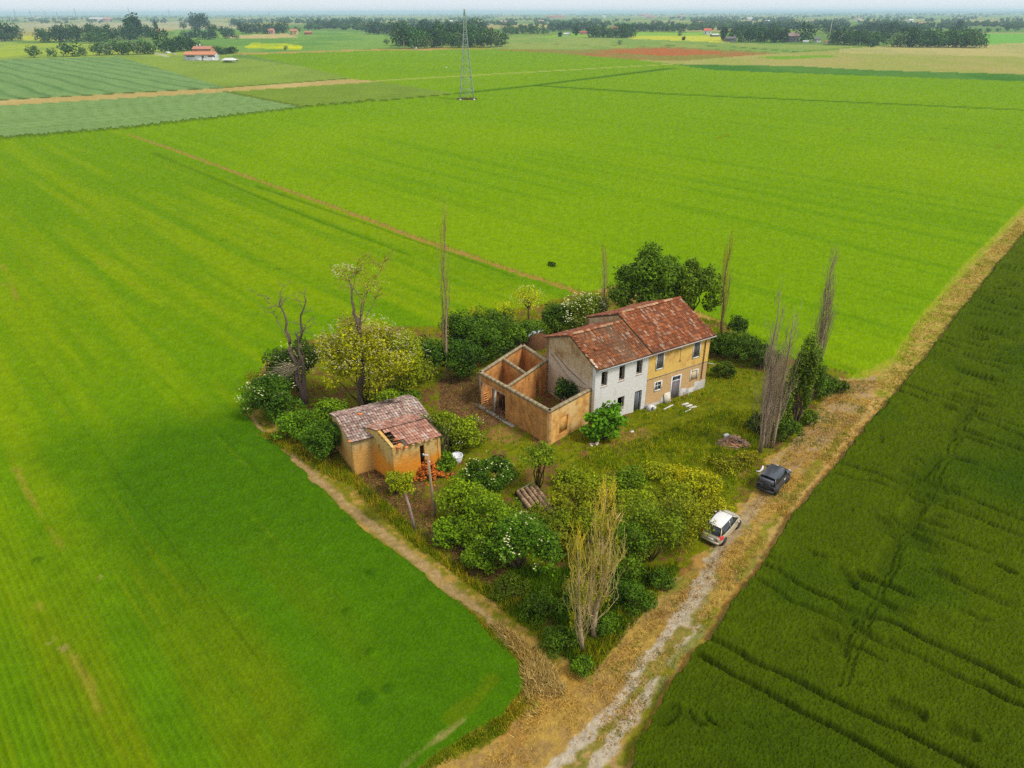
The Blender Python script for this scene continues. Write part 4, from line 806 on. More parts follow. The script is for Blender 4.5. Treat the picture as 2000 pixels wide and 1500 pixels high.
def wheel(parent, x, y, r, w, rim=M_rim):
    t = bpy.data.objects.new('wheel', None); sc.collection.objects.link(t); t.parent = parent; t.location = (x, y, r)
    m = MB(); M = Matrix.Rotation(R(90), 4, 'X'); m.lathe([(r * .62, -w / 2), (r * .93, -w / 2), (r, -w * .3), (r, w * .3), (r * .93, w / 2), (r * .62, w / 2)], 20, M=M); m.build('tyre', M_tyre, t, smooth=True)
    m = MB(); s = 1 if y > 0 else -1
    m.lathe([(r * .62, -w * .42 * s * -1), (r * .56, .42 * w * s * -1), (r * .5, w * .2 * s * -1), (0.0, w * .26 * s * -1)], 20, M=M)
    for k in range(6):
        a = k * math.pi / 3; c, s_ = math.cos(a), math.sin(a); yy = s * w * .44
        m.box(-.03, .03, min(yy, yy - .02 * s), max(yy, yy - .02 * s), .04, r * .6, M=Matrix.Rotation(a, 4, 'Y'))
    m.build('rim', rim, t)
def car(name, label, loc, rz, Lg, Wd, Ht, prof, glassz, col, roofcol, wb, wr, wx0, suv=False):
    """prof: stations (x, z_low, z_belt, half_low, half_belt, z_top, half_top): body shell then cabin"""
    t = empty(name, loc, rz, label, 'car')
    Mp = paint(name + '_paint', col, .35, .35 if not suv else .1); 
    rings = []
    for x, zl, zb, hl, hb in prof['body']:
        h = zb - zl
        rings.append([(x, -hl * .82, zl), (x, -hl, zl + .10 * h), (x, -hl * 1.01, zl + .38 * h), (x, -hb, zl + .78 * h), (x, -hb * .93, zb - .015), (x, -hb * .55, zb + .02), (x, hb * .55, zb + .02), (x, hb * .93, zb - .015), (x, hb, zl + .78 * h), (x, hl * 1.01, zl + .38 * h), (x, hl, zl + .10 * h), (x, hl * .82, zl)])
    V, Q = loft(rings); m = MB(); n = 12; k = (len(rings) - 1) * n
    m.add(V, Q + [[0, 1, 10, 11], [1, 2, 9, 10], [2, 3, 8, 9], [3, 4, 7, 8], [4, 5, 6, 7]] + [[k + 11, k + 10, k + 1, k], [k + 10, k + 9, k + 2, k + 1], [k + 9, k + 8, k + 3, k + 2], [k + 8, k + 7, k + 4, k + 3], [k + 7, k + 6, k + 5, k + 4]])
    b = m.build('body', Mp, t, smooth=True)
    md = b.modifiers.new('soft', 'SUBSURF'); md.levels = 1; md.render_levels = 2
    # cabin: glass block with pillars and roof skin over it
    g = prof['cabin']       # stations (x, z, half)
    V, Q = [], []; rr_ = [[(x, -hb, zb), (x2, -ht, zt), (x2, ht, zt), (x, hb, zb)] for x, zb, hb, x2, zt, ht in g]
    V, Q = loft(rr_, False); m = MB(); e = len(rr_) - 1; m.add(V, Q + [[0, 1, 2, 3], [e * 4 + 3, e * 4 + 2, e * 4 + 1, e * 4]]); m.build('windows', M_cglass, t)
    m = MB()
    rf_ = [[(x2, -ht - .012, zt - .03), (x2, -ht * .86, zt + .025), (x2, 0, zt + .045), (x2, ht * .86, zt + .025), (x2, ht + .012, zt - .03)] for x, zb, hb, x2, zt, ht in g]
    V, Q = loft(rf_, False); m.add(V, Q); 
    rf2 = [[(p[0], p[1], p[2] - .03) for p in r_] for r_ in rf_]; V, Q = loft(rf2, False); m.add(V, Q); m.build('roof', paint(name + '_roof_paint', roofcol, .3, .2), t, smooth=True)  # paler than the body; the hatchback's white highlight is put into this colour
    for s in (-1, 1):
        for i in prof['pillars']:
            x, zb, hb, x2, zt, ht = g[i]; m = MB(); w_ = .07 if i in (0, len(g) - 1) else .04
            m.tube([(x, s * (hb + .005), zb - .02), (x2, s * (ht + .008), zt)], w_ * .62, 5); m.build('pillar', Mp, t)
    for x in (wx0, wx0 + wb):
        for s in (-1, 1): wheel(t, x, s * (Wd / 2 - .13), wr, .2)
        for s in (-1, 1):
            m = MB(); m.lathe([(wr * 1.22, -.02), (wr * 1.22, .02), (0.0, .02)], 18, M=Matrix.Translation((x, s * (Wd / 2 - .012), wr)) @ Matrix.Rotation(R(90), 4, 'X')); m.build('wheel_arch', M_trim, t)
    return t, Mp
# silver beige hatchback, x forward
body = [(-1.98, .34, .78, .62, .60), (-1.93, .27, .90, .76, .74), (-1.70, .24, .96, .83, .80), (-1.0, .22, .96, .85, .83), (0.2, .22, .94, .85, .82), (0.9, .22, .93, .85, .80), (1.35, .23, .86, .84, .77), (1.75, .26, .76, .80, .70), (1.95, .32, .64, .66, .58), (2.0, .38, .55, .50, .48)]
cab = [(-1.84, .92, .70, -1.42, 1.38, .53), (-1.30, .95, .78, -1.12, 1.45, .57), (-.35, .95, .79, -.30, 1.48, .59), (.35, .93, .77, .15, 1.45, .57), (1.28, .90, .70, .50, 1.38, .53)]
X, Y = G(1412, 1063); fx, fy = math.cos(.872), math.sin(.872); rx_, ry_ = fy, -fx
cx, cy = X + fx * 1.27 - rx_ * .76, Y + fy * 1.27 - ry_ * .76
hc, Mp = car('hatchback', 'silver beige hatchback parked at the edge of the bushes', (cx, cy, 0.02), .872, 4.0, 1.7, 1.5, dict(body=body, cabin=cab, pillars=(0, 2, 4)), .93, (.54, .47, .34), (.72, .69, .64), 2.5, .30, -1.27)
def part(name, mat, par, *boxes, M=None):
    m = MB()
    for b in boxes: m.box(*b, M=M)
    return m.build(name, mat, par)
for s in (-1, 1):
    m = MB(); y0, y1 = (.52, .775); m.add([(-1.99, s * .50, .74), (-1.90, s * .78, .70), (-1.80, s * .80, .98), (-1.86, s * .60, .98), (-1.80, s * .50, .74), (-1.6, s * .86, .72), (-1.55, s * .825, .97), (-1.78, s * .6, .97)], [[0, 1, 2, 3], [1, 5, 6, 2], [3, 2, 6, 7]]); m.build('tail_light', M_redl, hc)
    m = MB(); m.add([(1.97, s * .42, .62), (1.86, s * .74, .62), (1.62, s * .80, .80), (1.74, s * .5, .84)], [[0, 1, 2, 3]]); m.build('headlight', M_clearl, hc)
    part('door_mirror', Mp, hc, (.62, .78, min(s * .86, s * 1.0), max(s * .86, s * 1.0), .92, 1.04))
    m = MB(); m.tube([(-1.3, s * .56, 1.50), (.3, s * .58, 1.50)], .018, 5); m.build('roof_rail', M_trim, hc)
part('number_plate', M_plate, hc, (-2.035, -2.015, -.26, .26, .56, .68)); part('rear_bumper', Mp, hc, (-2.03, -1.88, -.70, .70, .30, .46)); part('rear_wiper', M_trim, hc, (-1.80, -1.77, -.02, .38, 1.0, 1.03))
m = MB(); m.add([(-1.90, -.60, .98), (-1.90, .60, .98), (-1.47, .47, 1.36), (-1.47, -.47, 1.36)], [[0, 1, 2, 3]]); m.build('rear_window', M_cglass, hc)
m = MB(); m.box(-1.46, -1.24, -.5, .5, 1.42, 1.455); m.build('spoiler', paint('spoiler_paint', (.6, .56, .48)), hc)
# small dark off-road car with a spare wheel
body = [(-1.80, .44, .86, .70, .68), (-1.76, .38, .98, .80, .77), (-1.4, .36, 1.02, .82, .79), (-.4, .36, 1.02, .82, .79), (.6, .36, 1.01, .82, .78), (.95, .38, .98, .81, .76), (1.55, .40, .92, .80, .72), (1.78, .44, .80, .76, .68), (1.84, .48, .70, .66, .60)]
cab = [(-1.76, .98, .74, -1.58, 1.60, .60), (-1.0, 1.0, .76, -.95, 1.66, .63), (-.2, 1.0, .76, -.2, 1.67, .63), (.82, .98, .72, .42, 1.60, .60)]
X, Y = G(1516, 965); an = .86; fx, fy = math.cos(an), math.sin(an); rx_, ry_ = fy, -fx
cx, cy = X + fx * 1.1 - rx_ * .74, Y + fy * 1.1 - ry_ * .74
sv, Mp = car('off_road_car', 'small dark blue grey off-road car with a spare wheel on its back', (cx, cy, 0.02), an, 3.6, 1.64, 1.7, dict(body=body, cabin=cab, pillars=(0, 1, 3)), 1.0, (.035, .04, .05), (.05, .058, .068), 2.2, .34, -1.1, True)
for s in (-1, 1):
    part('tail_light', M_redd, sv, (-1.815, -1.77, min(s * .66, s * .76), max(s * .66, s * .76), .66, .80))
    part('door_mirror', Mp, sv, (.55, .68, min(s * .84, s * 1.0), max(s * .84, s * 1.0), 1.04, 1.2))
    part('headlight', M_clearl, sv, (1.80, 1.86, min(s * .42, s * .62), max(s * .42, s * .62), .62, .78))
    m = MB(); m.tube([(-1.5, s * .86, .52), (.9, s * .86, .52)], .03, 5); m.build('side_step', M_trim, sv)
part('door_sticker', M_clearl, sv, (.05, .3, -.815, -.806, .70, .9))
part('rear_window', paint('soft_top_window', (.10, .10, .13), .5), sv, (-1.79, -1.75, -.6, .6, 1.06, 1.5), M=Matrix.Rotation(.0, 4, 'X'))
part('rear_bumper', M_trim, sv, (-1.95, -1.78, -.72, .72, .40, .54)); part('front_bumper', M_trim, sv, (1.8, 1.93, -.72, .72, .42, .58)); part('number_plate', M_plate, sv, (-1.84, -1.80, -.32, .16, .72, .84))
sw = bpy.data.objects.new('spare_wheel', None); sc.collection.objects.link(sw); sw.parent = sv; sw.location = (-1.92, .0 - .12, .98)
m = MB(); M = Matrix.Rotation(R(90), 4, 'Y'); m.lathe([(.0, -.1), (.2, -.11), (.31, -.09), (.33, 0), (.31, .08), (0, .08)], 20, M=M); m.build('tyre', M_tyre, sw, smooth=True); m = MB(); m.lathe([(0.0, -.115), (.17, -.115), (.19, -.10)], 16, M=M); m.build('wheel_cover', M_trim, sw)

# ------------------------------------------------------------------ lattice pylon
def pylon(loc, label, h=36.3, wb=6.2, rz=.1, detail=True, group=None):
    t = empty('pylon', loc, rz, label, 'pylon', group); st = S(176, 190, 178, .65)
    def hw_(z): f = z / h; return wb / 2 * (1 - f) ** 1.0 * (1 if f < .0 else 1) * .86 + wb / 2 * .14 * (1 - f)
    def half(z):
        f = z / h; return wb / 2 * (1 - .76 * (f / .72)) if f < .72 else wb / 2 * (.24 - .17 * ((f - .72) / .28))
    lv = [0, 4.5, 9, 13, 16.6, 19.8, 22.6, 25, 27.2, 29.4, 31.4, 33.2, 34.8, h]; lv = [v * h / 36.3 for v in lv]; lv[-1] = h
    cs = ((-1, -1), (1, -1), (1, 1), (-1, 1))
    for c in cs:
        m = MB(); m.tube([(c[0] * half(z), c[1] * half(z), z) for z in lv], .15 if detail else .2, 4, st); m.build('leg', M_steel, t)
    rw = .075 if detail else .09
    for k in range(4):
        a, b = cs[k], cs[(k + 1) % 4]
        m = MB()
        for i, (z0, z1) in enumerate(zip(lv[:-1], lv[1:])):
            p = (a[0] * half(z0), a[1] * half(z0), z0); q = (b[0] * half(z1), b[1] * half(z1), z1)
            p2 = (b[0] * half(z0), b[1] * half(z0), z0); q2 = (a[0] * half(z1), a[1] * half(z1), z1)
            m.tube([p, q], rw, 3, st); m.tube([p2, q2], rw, 3, st); m.tube([q, q2], rw, 3, st)
        m.build('bracing', M_steel, t)
    for z, w_ in ((h * .80, 3.0), (h * .88, 2.6), (h * .95, 2.0)):
        m = MB()
        for s in (-1, 1): m.tube([(0, s * half(z), z), (0, s * w_ * (1.0 if detail else 1.8), z + .3)], .09, 3, st); m.tube([(0, s * half(z), z + 1.0), (0, s * w_ * (1.0 if detail else 1.8), z + .3)], .06, 3, st)
        m.build('crossarm', M_steel, t)
    if detail:
        for c in cs:
            m = MB(); m.box(-.45, .45, -.45, .45, -.2, .5, (.5, .49, .46)); m.build('footing', M_conc, t, (c[0] * wb / 2, c[1] * wb / 2, .2))
    return t
X, Y = G(912, 195); pylon((X, Y, 0), 'tall grey lattice pylon standing alone in the bright green crop')
m = MB(); 
for i in range(220): a, r_ = rnd.uniform(0, 6.3), rnd.uniform(1.5, 4.4); x, y = r_ * math.cos(a), r_ * math.sin(a) * .8; m.tri((x - .35, y, .2), (x + .35, y, .2), (x, y, .2 + rnd.uniform(.3, .8)), col=S(134, 112, 44))
o = m.build('weeds', M_grass, None, (X, Y, 0)); tag(o, 'ring of brown weeds round the foot of the pylon', 'weeds', kind='stuff')
for k, (px_, hp) in enumerate(((30, 11), (60, 10), (89, 8), (112, 6), (148, 12), (253, 13), (331, 10), (526, 6))):
    D = 3300.0; x, y, z = AT(px_, 30, D); hh = CAMH + (hp - 3) * D / FPX * .9
    pylon((x, y, 0), ORD[k] + ' faint pylon from the left on the skyline', hh, hh * .16, .3 * k, False, 'pylons far off on the skyline')
for i, (px_, py_, ht) in enumerate(((1617, 88, 46), (541, 92, 0))):
    if ht:
        X, Y = G(px_, py_); h_ = ht * (Y * cP + CAMH * sP) / FPX; t = empty('radio_mast', (X, Y, 0), 0, 'thin pale mast rising among the dark trees near two houses', 'mast')
        m = MB(); m.tube([(0, 0, 0), (0, 0, h_)], [.5, .2], 6, S(214, 204, 180)); m.build('shaft', M_steel, t); m = MB(); m.lathe([(1.0, 0), (1.0, .9), (.2, 1.0)], 8, S(220, 216, 206)); m.build('antenna', M_steel, t, (0, 0, h_ * .96))

# ------------------------------------------------------------------ far houses
def scale_at(py, px_=1000): X, Y = G(px_, py); return (Y * cP + CAMH * sP) / FPX      # metres per photo pixel there
def far_house(px_, py_, wpx, hpx, wallc, roofc, label, group=None, rz=.2, storeys=1, cat='house', win=True):
    X, Y = G(px_, py_); k = (Y * cP + CAMH * sP) / FPX; w, h = wpx * k, hpx * k; d = min(w * .7, 11)
    t = empty('house', (X, Y + d / 2, 0), rz, label, cat, group); wh = h * .68
    m = MB(); hw_, hd = w / 2, d / 2
    m.add([(-hw_, -hd, 0), (hw_, -hd, 0), (hw_, hd, 0), (-hw_, hd, 0), (-hw_, -hd, wh), (hw_, -hd, wh), (hw_, hd, wh), (-hw_, hd, wh), (-hw_, 0, h - .1), (hw_, 0, h - .1)], [[0, 1, 5, 4], [1, 2, 6, 5], [2, 3, 7, 6], [3, 0, 4, 7]], [[5, 6, 9], [7, 4, 8]], col=wallc); m.build('walls', M_conc, t)
    m = MB(); e = .5; s = (h - wh) / hd
    for sg in (-1, 1): m.quad((-hw_ - e, sg * (hd + e), wh - e * s), (hw_ + e, sg * (hd + e), wh - e * s), (hw_ + e, 0, h), (-hw_ - e, 0, h), col=roofc); m.quad((-hw_ - e, sg * (hd + e), wh - e * s + .25), (hw_ + e, sg * (hd + e), wh - e * s + .25), (hw_ + e, 0, h + .25), (-hw_ - e, 0, h + .25), col=roofc)
    m.build('roof', M_tile, t)
    if win and hpx > 7:
        n = max(2, int(wpx / 5))
        for i in range(n): x = -hw_ + (i + .5) * w / n; m = MB(); m.box(x - w / n * .16, x + w / n * .16, -hd - .06, -hd + .05, wh * .35, wh * .72, (.05, .05, .06)); m.build('window', M_glass, t)
    return t
OR, WH, CR, GR, PK = S(198, 132, 104, .7), S(232, 230, 226, .7), S(216, 190, 140, .7), S(128, 124, 124, .7), S(208, 160, 150, .7)
houses = [(189, 42, 32, 7, WH, WH, 'long white farm building beyond the pale tan field'), (210, 42, 18, 7, PK, PK, 'pinkish barn next to the long white farm building'), (309, 70, 8, 11, PK, OR, 'narrow pink house beside the dark cypress'),
    (530, 67, 11, 10, PK, OR, 'pink house half behind trees beyond the yellow flowers'), (574, 69, 14, 11, CR, OR, 'cream house with orange roof beyond the yellow flowers'), (601, 68, 14, 6, S(170, 110, 84, .7), OR, 'low brown shed standing apart beside the cream house'), (478, 58, 14, 6, WH, GR, 'white shed among tall trees beyond the far hedge'),
    (722, 55, 14, 8, WH, OR, 'white house in front of the left dark tree belt'), (765, 66, 13, 9, S(226, 150, 90, .7), OR, 'orange walled house at the end of the central wood'), (939, 64, 10, 9, WH, GR, 'white house just beside the lattice pylon top'), (954, 64, 10, 9, WH, OR, 'pinkish roofed house between pylon and field'),
    (1203, 66, 18, 13, WH, OR, 'two storey white house with wide orange roof above the trees'), (1140, 68, 14, 6, PK, S(200, 90, 80, .7), 'low house with red roof among garden trees'), (1108, 70, 12, 5, WH, WH, 'low white shed at the end of the garden trees'), (1196, 73, 6, 5, WH, WH, 'tiny white outbuilding below the two storey house'),
    (1382, 68, 14, 11, WH, S(222, 110, 80, .7), 'white house with bright red roof by the yellow field'), (1397, 72, 15, 5, GR, WH, 'grey shed with white roof by the red roofed house'), (1427, 82, 20, 9, GR, S(120, 116, 116, .7), 'grey gabled house at the corner of the dark trees'), (1549, 83, 22, 17, GR, S(176, 150, 140, .7), 'grey two storey house between two dark trees'), (1574, 84, 10, 4, WH, WH, 'white low garage right of the grey two storey house'), (1596, 83, 12, 9, WH, GR, 'white house front half hidden left of the mast'),
    (1613, 86, 4, 6, WH, S(200, 120, 90, .7), 'tiny white cabin right beside the thin mast'), (1531, 76, 4, 4, WH, WH, 'little white shed behind the wood to the right')]
for hx_ in houses: far_house(*hx_[:7], rz=rnd.uniform(-.25, .25))
for i_, (px_, py_, w_, c) in enumerate(sorted(((986, 46, 16, PK), (1056, 45, 12, PK), (1084, 36, 34, PK), (1259, 32, 22, PK), (1500, 45, 10, WH), (1678, 40, 10, WH), (1713, 48, 14, PK), (1779, 43, 10, WH), (1805, 49, 24, CR), (1909, 49, 12, OR), (1975, 51, 26, CR), (72, 36, 10, WH), (1180, 36, 6, WH), (1270, 36, 14, PK), (1330, 35, 10, PK), (880, 45, 8, WH), (925, 50, 8, WH), (1280, 47, 9, WH), (1370, 47, 10, PK), (1465, 40, 10, WH), (1590, 44, 9, PK), (640, 46, 8, PK), (1995, 42, 9, WH)), key=lambda q: q[0])):
    far_house(px_, py_, w_, 5, c, OR if rnd.random() < .5 else c, ORD[i_] + ' from left of the tiny pale houses lost in the hazy far trees', 'tiny far houses in the haze', rnd.uniform(-.4, .4), win=False)
# white farmhouse with orange roof beyond the striped field
X, Y = G(391, 119); k = (Y * cP + CAMH * sP) / FPX
ff = empty('white_farmhouse', (X, Y, 0), -.06, 'white farmhouse with orange roofs beyond the striped green field', 'farmhouse')
def gab(par, x0, x1, y0, y1, wh, h, wc, rc_):
    m = MB(); ym = (y0 + y1) / 2
    m.add([(x0, y0, 0), (x1, y0, 0), (x1, y1, 0), (x0, y1, 0), (x0, y0, wh), (x1, y0, wh), (x1, y1, wh), (x0, y1, wh), (x0, ym, h), (x1, ym, h)], [[0, 1, 5, 4], [1, 2, 6, 5], [2, 3, 7, 6], [3, 0, 4, 7]], [[5, 6, 9], [7, 4, 8]], col=wc); w = m.build('walls', W_farw, par)
    m = MB(); s = (h - wh) / (ym - y0); e = .5
    for a, sg in ((y0, -1), (y1, 1)):
        for dz in (.02, .3): m.quad((x0 - e, a + sg * e, wh - e * s + dz), (x1 + e, a + sg * e, wh - e * s + dz), (x1 + e, ym, h + dz), (x0 - e, ym, h + dz), col=rc_)
    m.build('roof', M_tile, par)
W_farw = vmat('far_plaster', .95, .5, .25)
gab(ff, -31 * k, 30 * k, 0, 9, 4.6, 6.6, S(214, 214, 220, .8), S(212, 142, 104, .75)); gab(ff, -24 * k, 12 * k, 11, 20, 8.4, 10.2, S(196, 156, 120, .75), S(196, 136, 112, .75))
for x, w_, z0, z1 in ((-18 * k, 7, 3.0, 4.0), (24 * k, 6, 3.0, 4.0), (7 * k, 2.2, 0, 3.9)):
    m = MB(); m.box(x - w_ / 2, x + w_ / 2, -.06, .05, z0, z1, (.08, .06, .07)); m.build('door' if z0 == 0 else 'window', M_glass, ff)
m = MB(); m.box(-13 * k, -11 * k, 15, 16, 10, 12.2, WH); m.build('chimney', M_conc, ff); m = MB(); m.box(-19 * k, -17.5 * k, 15, 16, 10, 11.4, WH); m.build('chimney', M_conc, ff)
def small(name, label, px_, py_, wpx, hpx, shape, cat, col=WH, group=None):
    X, Y = G(px_, py_); k = (Y * cP + CAMH * sP) / FPX; w, h = wpx * k, hpx * k; m = MB()
    if shape == 'cone': m.lathe([(w / 2, h * .15), (w * .3, h * .5), (0.05, h)], 10, col); m.tube([(0, 0, 0), (0, 0, h)], .08, 4, col)
    elif shape == 'boat': m.add([(-w / 2, -.8, h), (w / 2, -.8, h), (w / 2, .8, h), (-w / 2, .8, h), (-w * .32, -.4, .1), (w * .4, -.4, .1), (w * .4, .4, .1), (-w * .32, .4, .1)], [[0, 1, 2, 3], [0, 4, 5, 1], [1, 5, 6, 2], [2, 6, 7, 3], [3, 7, 4, 0]], col=col)
    elif shape == 'van': m.add([(-w / 2, -1, .4), (w / 2, -1, .4), (w / 2, 1, .4), (-w / 2, 1, .4), (-w / 2, -.9, h * .6), (w / 2, -.9, h * .5), (w / 2, .9, h * .5), (-w / 2, .9, h * .6), (-w * .42, -.8, h), (w * .22, -.8, h), (w * .22, .8, h), (-w * .42, .8, h)], [[0, 1, 5, 4], [1, 2, 6, 5], [2, 3, 7, 6], [3, 0, 4, 7], [4, 5, 9, 8], [5, 6, 10, 9], [6, 7, 11, 10], [7, 4, 8, 11], [8, 9, 10, 11]], col=col); [m.lathe([(.35, -.1), (.35, .1), (0, .1)], 8, (.03, .03, .03), M=Matrix.Translation((x, y, .38)) @ Matrix.Rotation(R(90), 4, 'X')) for x in (-w * .3, w * .3) for y in (-1, 1)]
    elif shape == 'tent': m.add([(-w / 2, -4, h * .6), (w / 2, -4, h * .6), (w * .55, 4, h * .6), (-w / 2, 4, h * .6), (-w * .3, 0, h), (w * .25, 0, h)], [[0, 1, 5, 4], [2, 3, 4, 5]], [[1, 2, 5], [3, 0, 4]], col=col); [m.tube([(x, y, 0), (x, y, h * .6)], .15, 4, col) for x in (-w / 2, w / 2) for y in (-4, 4)]
    else: m.box(-w / 2, w / 2, -.6, .6, 0, h * .7, col); m.box(-w * .35, w * .35, -.5, .5, h * .7, h, col)
    o = m.build(name, M_conc, None, (X, Y, 0), .05); return tag(o, label, cat, group)
small('canopy', 'white garden canopy right of the white farmhouse', 449, 123, 27, 9, 'tent', 'canopy'); small('parasol', 'folded white parasol at the front of the white farmhouse', 417, 119, 8, 9, 'cone', 'parasol')
small('boat', 'small white boat on the ground before the white farmhouse', 389, 119, 12, 4, 'boat', 'boat'); small('water_tank', 'white tank standing left of the farmhouse boat', 369, 118.5, 3, 5, 'box', 'tank'); small('freezer', 'white box between boat and folded parasol', 399, 119, 4, 5, 'box', 'box')
small('parked_van', 'white van parked on the drive left of the farmhouse', 329, 105, 9, 4, 'van', 'van'); small('parked_van', 'white van on the dirt strip below the central wood', 811, 96, 9, 4.5, 'van', 'van'); small('timber_pile', 'brown pile against the white farmhouse wall', 378, 118.5, 8, 8, 'box', 'pile', S(120, 90, 80))
small('parked_car', 'pale car parked on the lane left of the farmhouse', 341, 108, 7, 3, 'van', 'car', S(200, 190, 180)); small('trough', 'tiny white trough standing in the far crop left of the pylon', 872, 132.5, 3.6, 1.6, 'box', 'trough')
for i_, (px_, py_, c) in enumerate(((1405, 273, 0), (1417, 268, 0), (1657, 257, 0), (1821, 276, 0), (1950, 291, 0))):
    X, Y = G(px_, py_); m = MB()
    for i in range(60): a, r_ = rnd.uniform(0, 6.3), rnd.random() ** .5; x, y, z = 1.1 * r_ * math.cos(a), .7 * r_ * math.sin(a), .2 + rnd.uniform(.2, .8); m.tri((x - .12, y, z), (x + .12, y, z), (x, y, z + .2), col=S(196, 206, 20))
    o = m.build('flowering_weed', M_grass, None, (X, Y, 0)); tag(o, ORD[i_] + ' from left of the yellow weed clumps in the wide green crop', 'weeds', 'yellow weed clumps in the crop')

# ------------------------------------------------------------------ foliage
def leaves(cen, rad, n, size, col, var=.28, flat=.0, seed=0, yellow=.15, lumps=26, shell=.42, lump_r=(.26, .46), bottom=-1.0, asp=.62):
    "n leaf faces spread in lumps through an ellipsoid crown -> V, Q, colours"
    g = np.random.default_rng(seed); cen = np.array(cen, float); rad = np.array(rad, float)
    d = g.normal(size=(lumps, 3)); d /= np.linalg.norm(d, axis=1)[:, None]; d[:, 2] = np.where(d[:, 2] < bottom, -d[:, 2], d[:, 2])
    rr = g.uniform(.30, .88, lumps) ** .8; lc = d * rr[:, None]; lr = g.uniform(*lump_r, lumps) * (1.12 - .4 * rr)
    pick = g.choice(lumps, n, p=lr ** 2 / (lr ** 2).sum()); v = g.normal(size=(n, 3)); v /= np.linalg.norm(v, axis=1)[:, None]
    u = 1 - shell * g.random(n) ** 1.6
    p = lc[pick] + v * (lr[pick] * u)[:, None]
    tw = g.random(n) < .10; p[tw] *= g.uniform(1.0, 1.16, tw.sum())[:, None]
    P_ = cen + p * rad; nz = v * .55 + g.normal(size=(n, 3)) * .6 + np.array([0, 0, .55]); nz /= np.linalg.norm(nz, axis=1)[:, None]
    t = np.cross(nz, g.normal(size=(n, 3))); t /= np.linalg.norm(t, axis=1)[:, None] + 1e-9; b = np.cross(nz, t)
    s = size * g.uniform(.6, 1.35, n)[:, None]
    V = np.stack([P_ - t * s, P_ - b * s * asp, P_ + t * s, P_ + b * s * asp], 1)
    lb = g.uniform(.72, 1.28, lumps)[pick] * (1 + var * g.normal(size=n)).clip(.45, 1.8)
    c0 = np.array(col, float); c = np.array([c0[0] * 1.5 + c0[1] * .32, c0[1] * 1.80, c0[2] * .42])[None] * lb[:, None]; yk = (g.random(n) * yellow)[:, None]; c = c * (1 - yk) + c * np.array([1.4, 1.2, .6]) * yk
    keep = V[:, :, 2].min(1) > .0
    V = V[keep]; c = c[keep]; k = len(V)
    return V.reshape(-1, 3), np.arange(k * 4).reshape(-1, 4), np.repeat(c, 4, 0), lc * rad + cen
def limb_mesh(m, base, tips, r0, col, seed=0, bend=.12):
    g = random.Random(seed)
    for t_ in tips:
        b = np.array(base, float); t_ = np.array(t_, float); d = t_ - b; L = np.linalg.norm(d); mid1 = b + d * .35 + np.array([g.uniform(-1, 1), g.uniform(-1, 1), g.uniform(0, 1.2)]) * L * bend; mid2 = b + d * .7 + np.array([g.uniform(-1, 1), g.uniform(-1, 1), g.uniform(0, 1)]) * L * bend * .7
        m.tube([b, mid1, mid2, t_], [r0, r0 * .7, r0 * .42, r0 * .15], 4, col)
def flowers(parent, cen, rad, n, size, col, seed, top=.1, name='flowers', clump=4):
    g = np.random.default_rng(seed); m = MB(); cen = np.array(cen); rad = np.array(rad)
    k = 0
    while k < n:
        d = g.normal(size=3); d /= np.linalg.norm(d)
        if d[2] < top: continue
        p0 = cen + d * rad * g.uniform(.86, 1.03)
        for q in range(g.integers(1, clump + 1)):
            p = p0 + g.normal(size=3) * size * 2.2; s = size * g.uniform(.6, 1.25); c = np.array(col) * g.uniform(.75, 1.1)
            a0 = g.uniform(0, 3); ring = [(p[0] + s * math.cos(a0 + a), p[1] + s * math.sin(a0 + a), p[2] + s * .25 * math.sin(a * 2)) for a in (0, 1.26, 2.5, 3.77, 5.03)]
            m.add([tuple(p + np.array([0, 0, s * .3]))] + ring, None, [[0, i, i % 5 + 1] for i in range(1, 6)], col=c); k += 1
    x = m.build(name, M_leaf, parent); x['kind'] = 'stuff'; return x
def bush(name, label, base, R3, zc, n, size, col, seed, cat='bush', group=None, fl=None, trunk=True, lumps=26, off=(0, 0), gap=.42, bark=None, yellow=.15, lump_r=(.26, .46), stems=5, bottom=-.4):
    X, Y = G(*base) if len(base) == 2 else base[:2]; t = empty(name, (X, Y, gz_at(X, Y)), 0, label, cat, group)
    if max(R3) < 4: R3 = tuple(r * 1.13 for r in R3[:2]) + (R3[2] * 1.06,); n = int(n * 1.2)
    cen = (off[0], off[1], zc)
    V, Q, C_, lc = leaves(cen, R3, n, size, col, seed=seed, lumps=lumps, shell=gap, yellow=yellow, lump_r=lump_r, bottom=bottom)
    f = mesh('crown', V, Q, None, C_, M_leaf, parent=t)
    if trunk:
        m = MB(); bc = bark if bark is not None else S(110, 92, 70, .7); r0 = .05 + .016 * max(R3); s_ = random.Random(seed)
        hi = max(.3, zc - R3[2] * .55)
        if stems == 1: m.tube([(0, 0, -.2), (off[0] * .4, off[1] * .4, hi * .6), (off[0] * .8, off[1] * .8, hi)], [r0 * 1.9, r0 * 1.4, r0 * 1.2], 7, bc); limb_mesh(m, (off[0] * .8, off[1] * .8, hi), lc[:9], r0, bc, seed)
        else: limb_mesh(m, (0, 0, -.1), lc[:stems + 4], r0, bc, seed)
        m.build('trunk', M_bark, t)
    if fl: flowers(t, cen, R3, fl[0], fl[1], fl[2], seed + 5, fl[3] if len(fl) > 3 else .1)
    return t
def scl(px, py): X, Y = G(px, py); return (Y * cP + CAMH * sP) / FPX
ELD = S(54, 96, 10); LIG = S(104, 140, 4); MIDG = S(78, 118, 6); YG = S(150, 152, 8); ACA = S(146, 150, 24); WAL = S(72, 108, 10); CRM = np.array([.72, .70, .34]); PAL = np.array([.66, .62, .46])
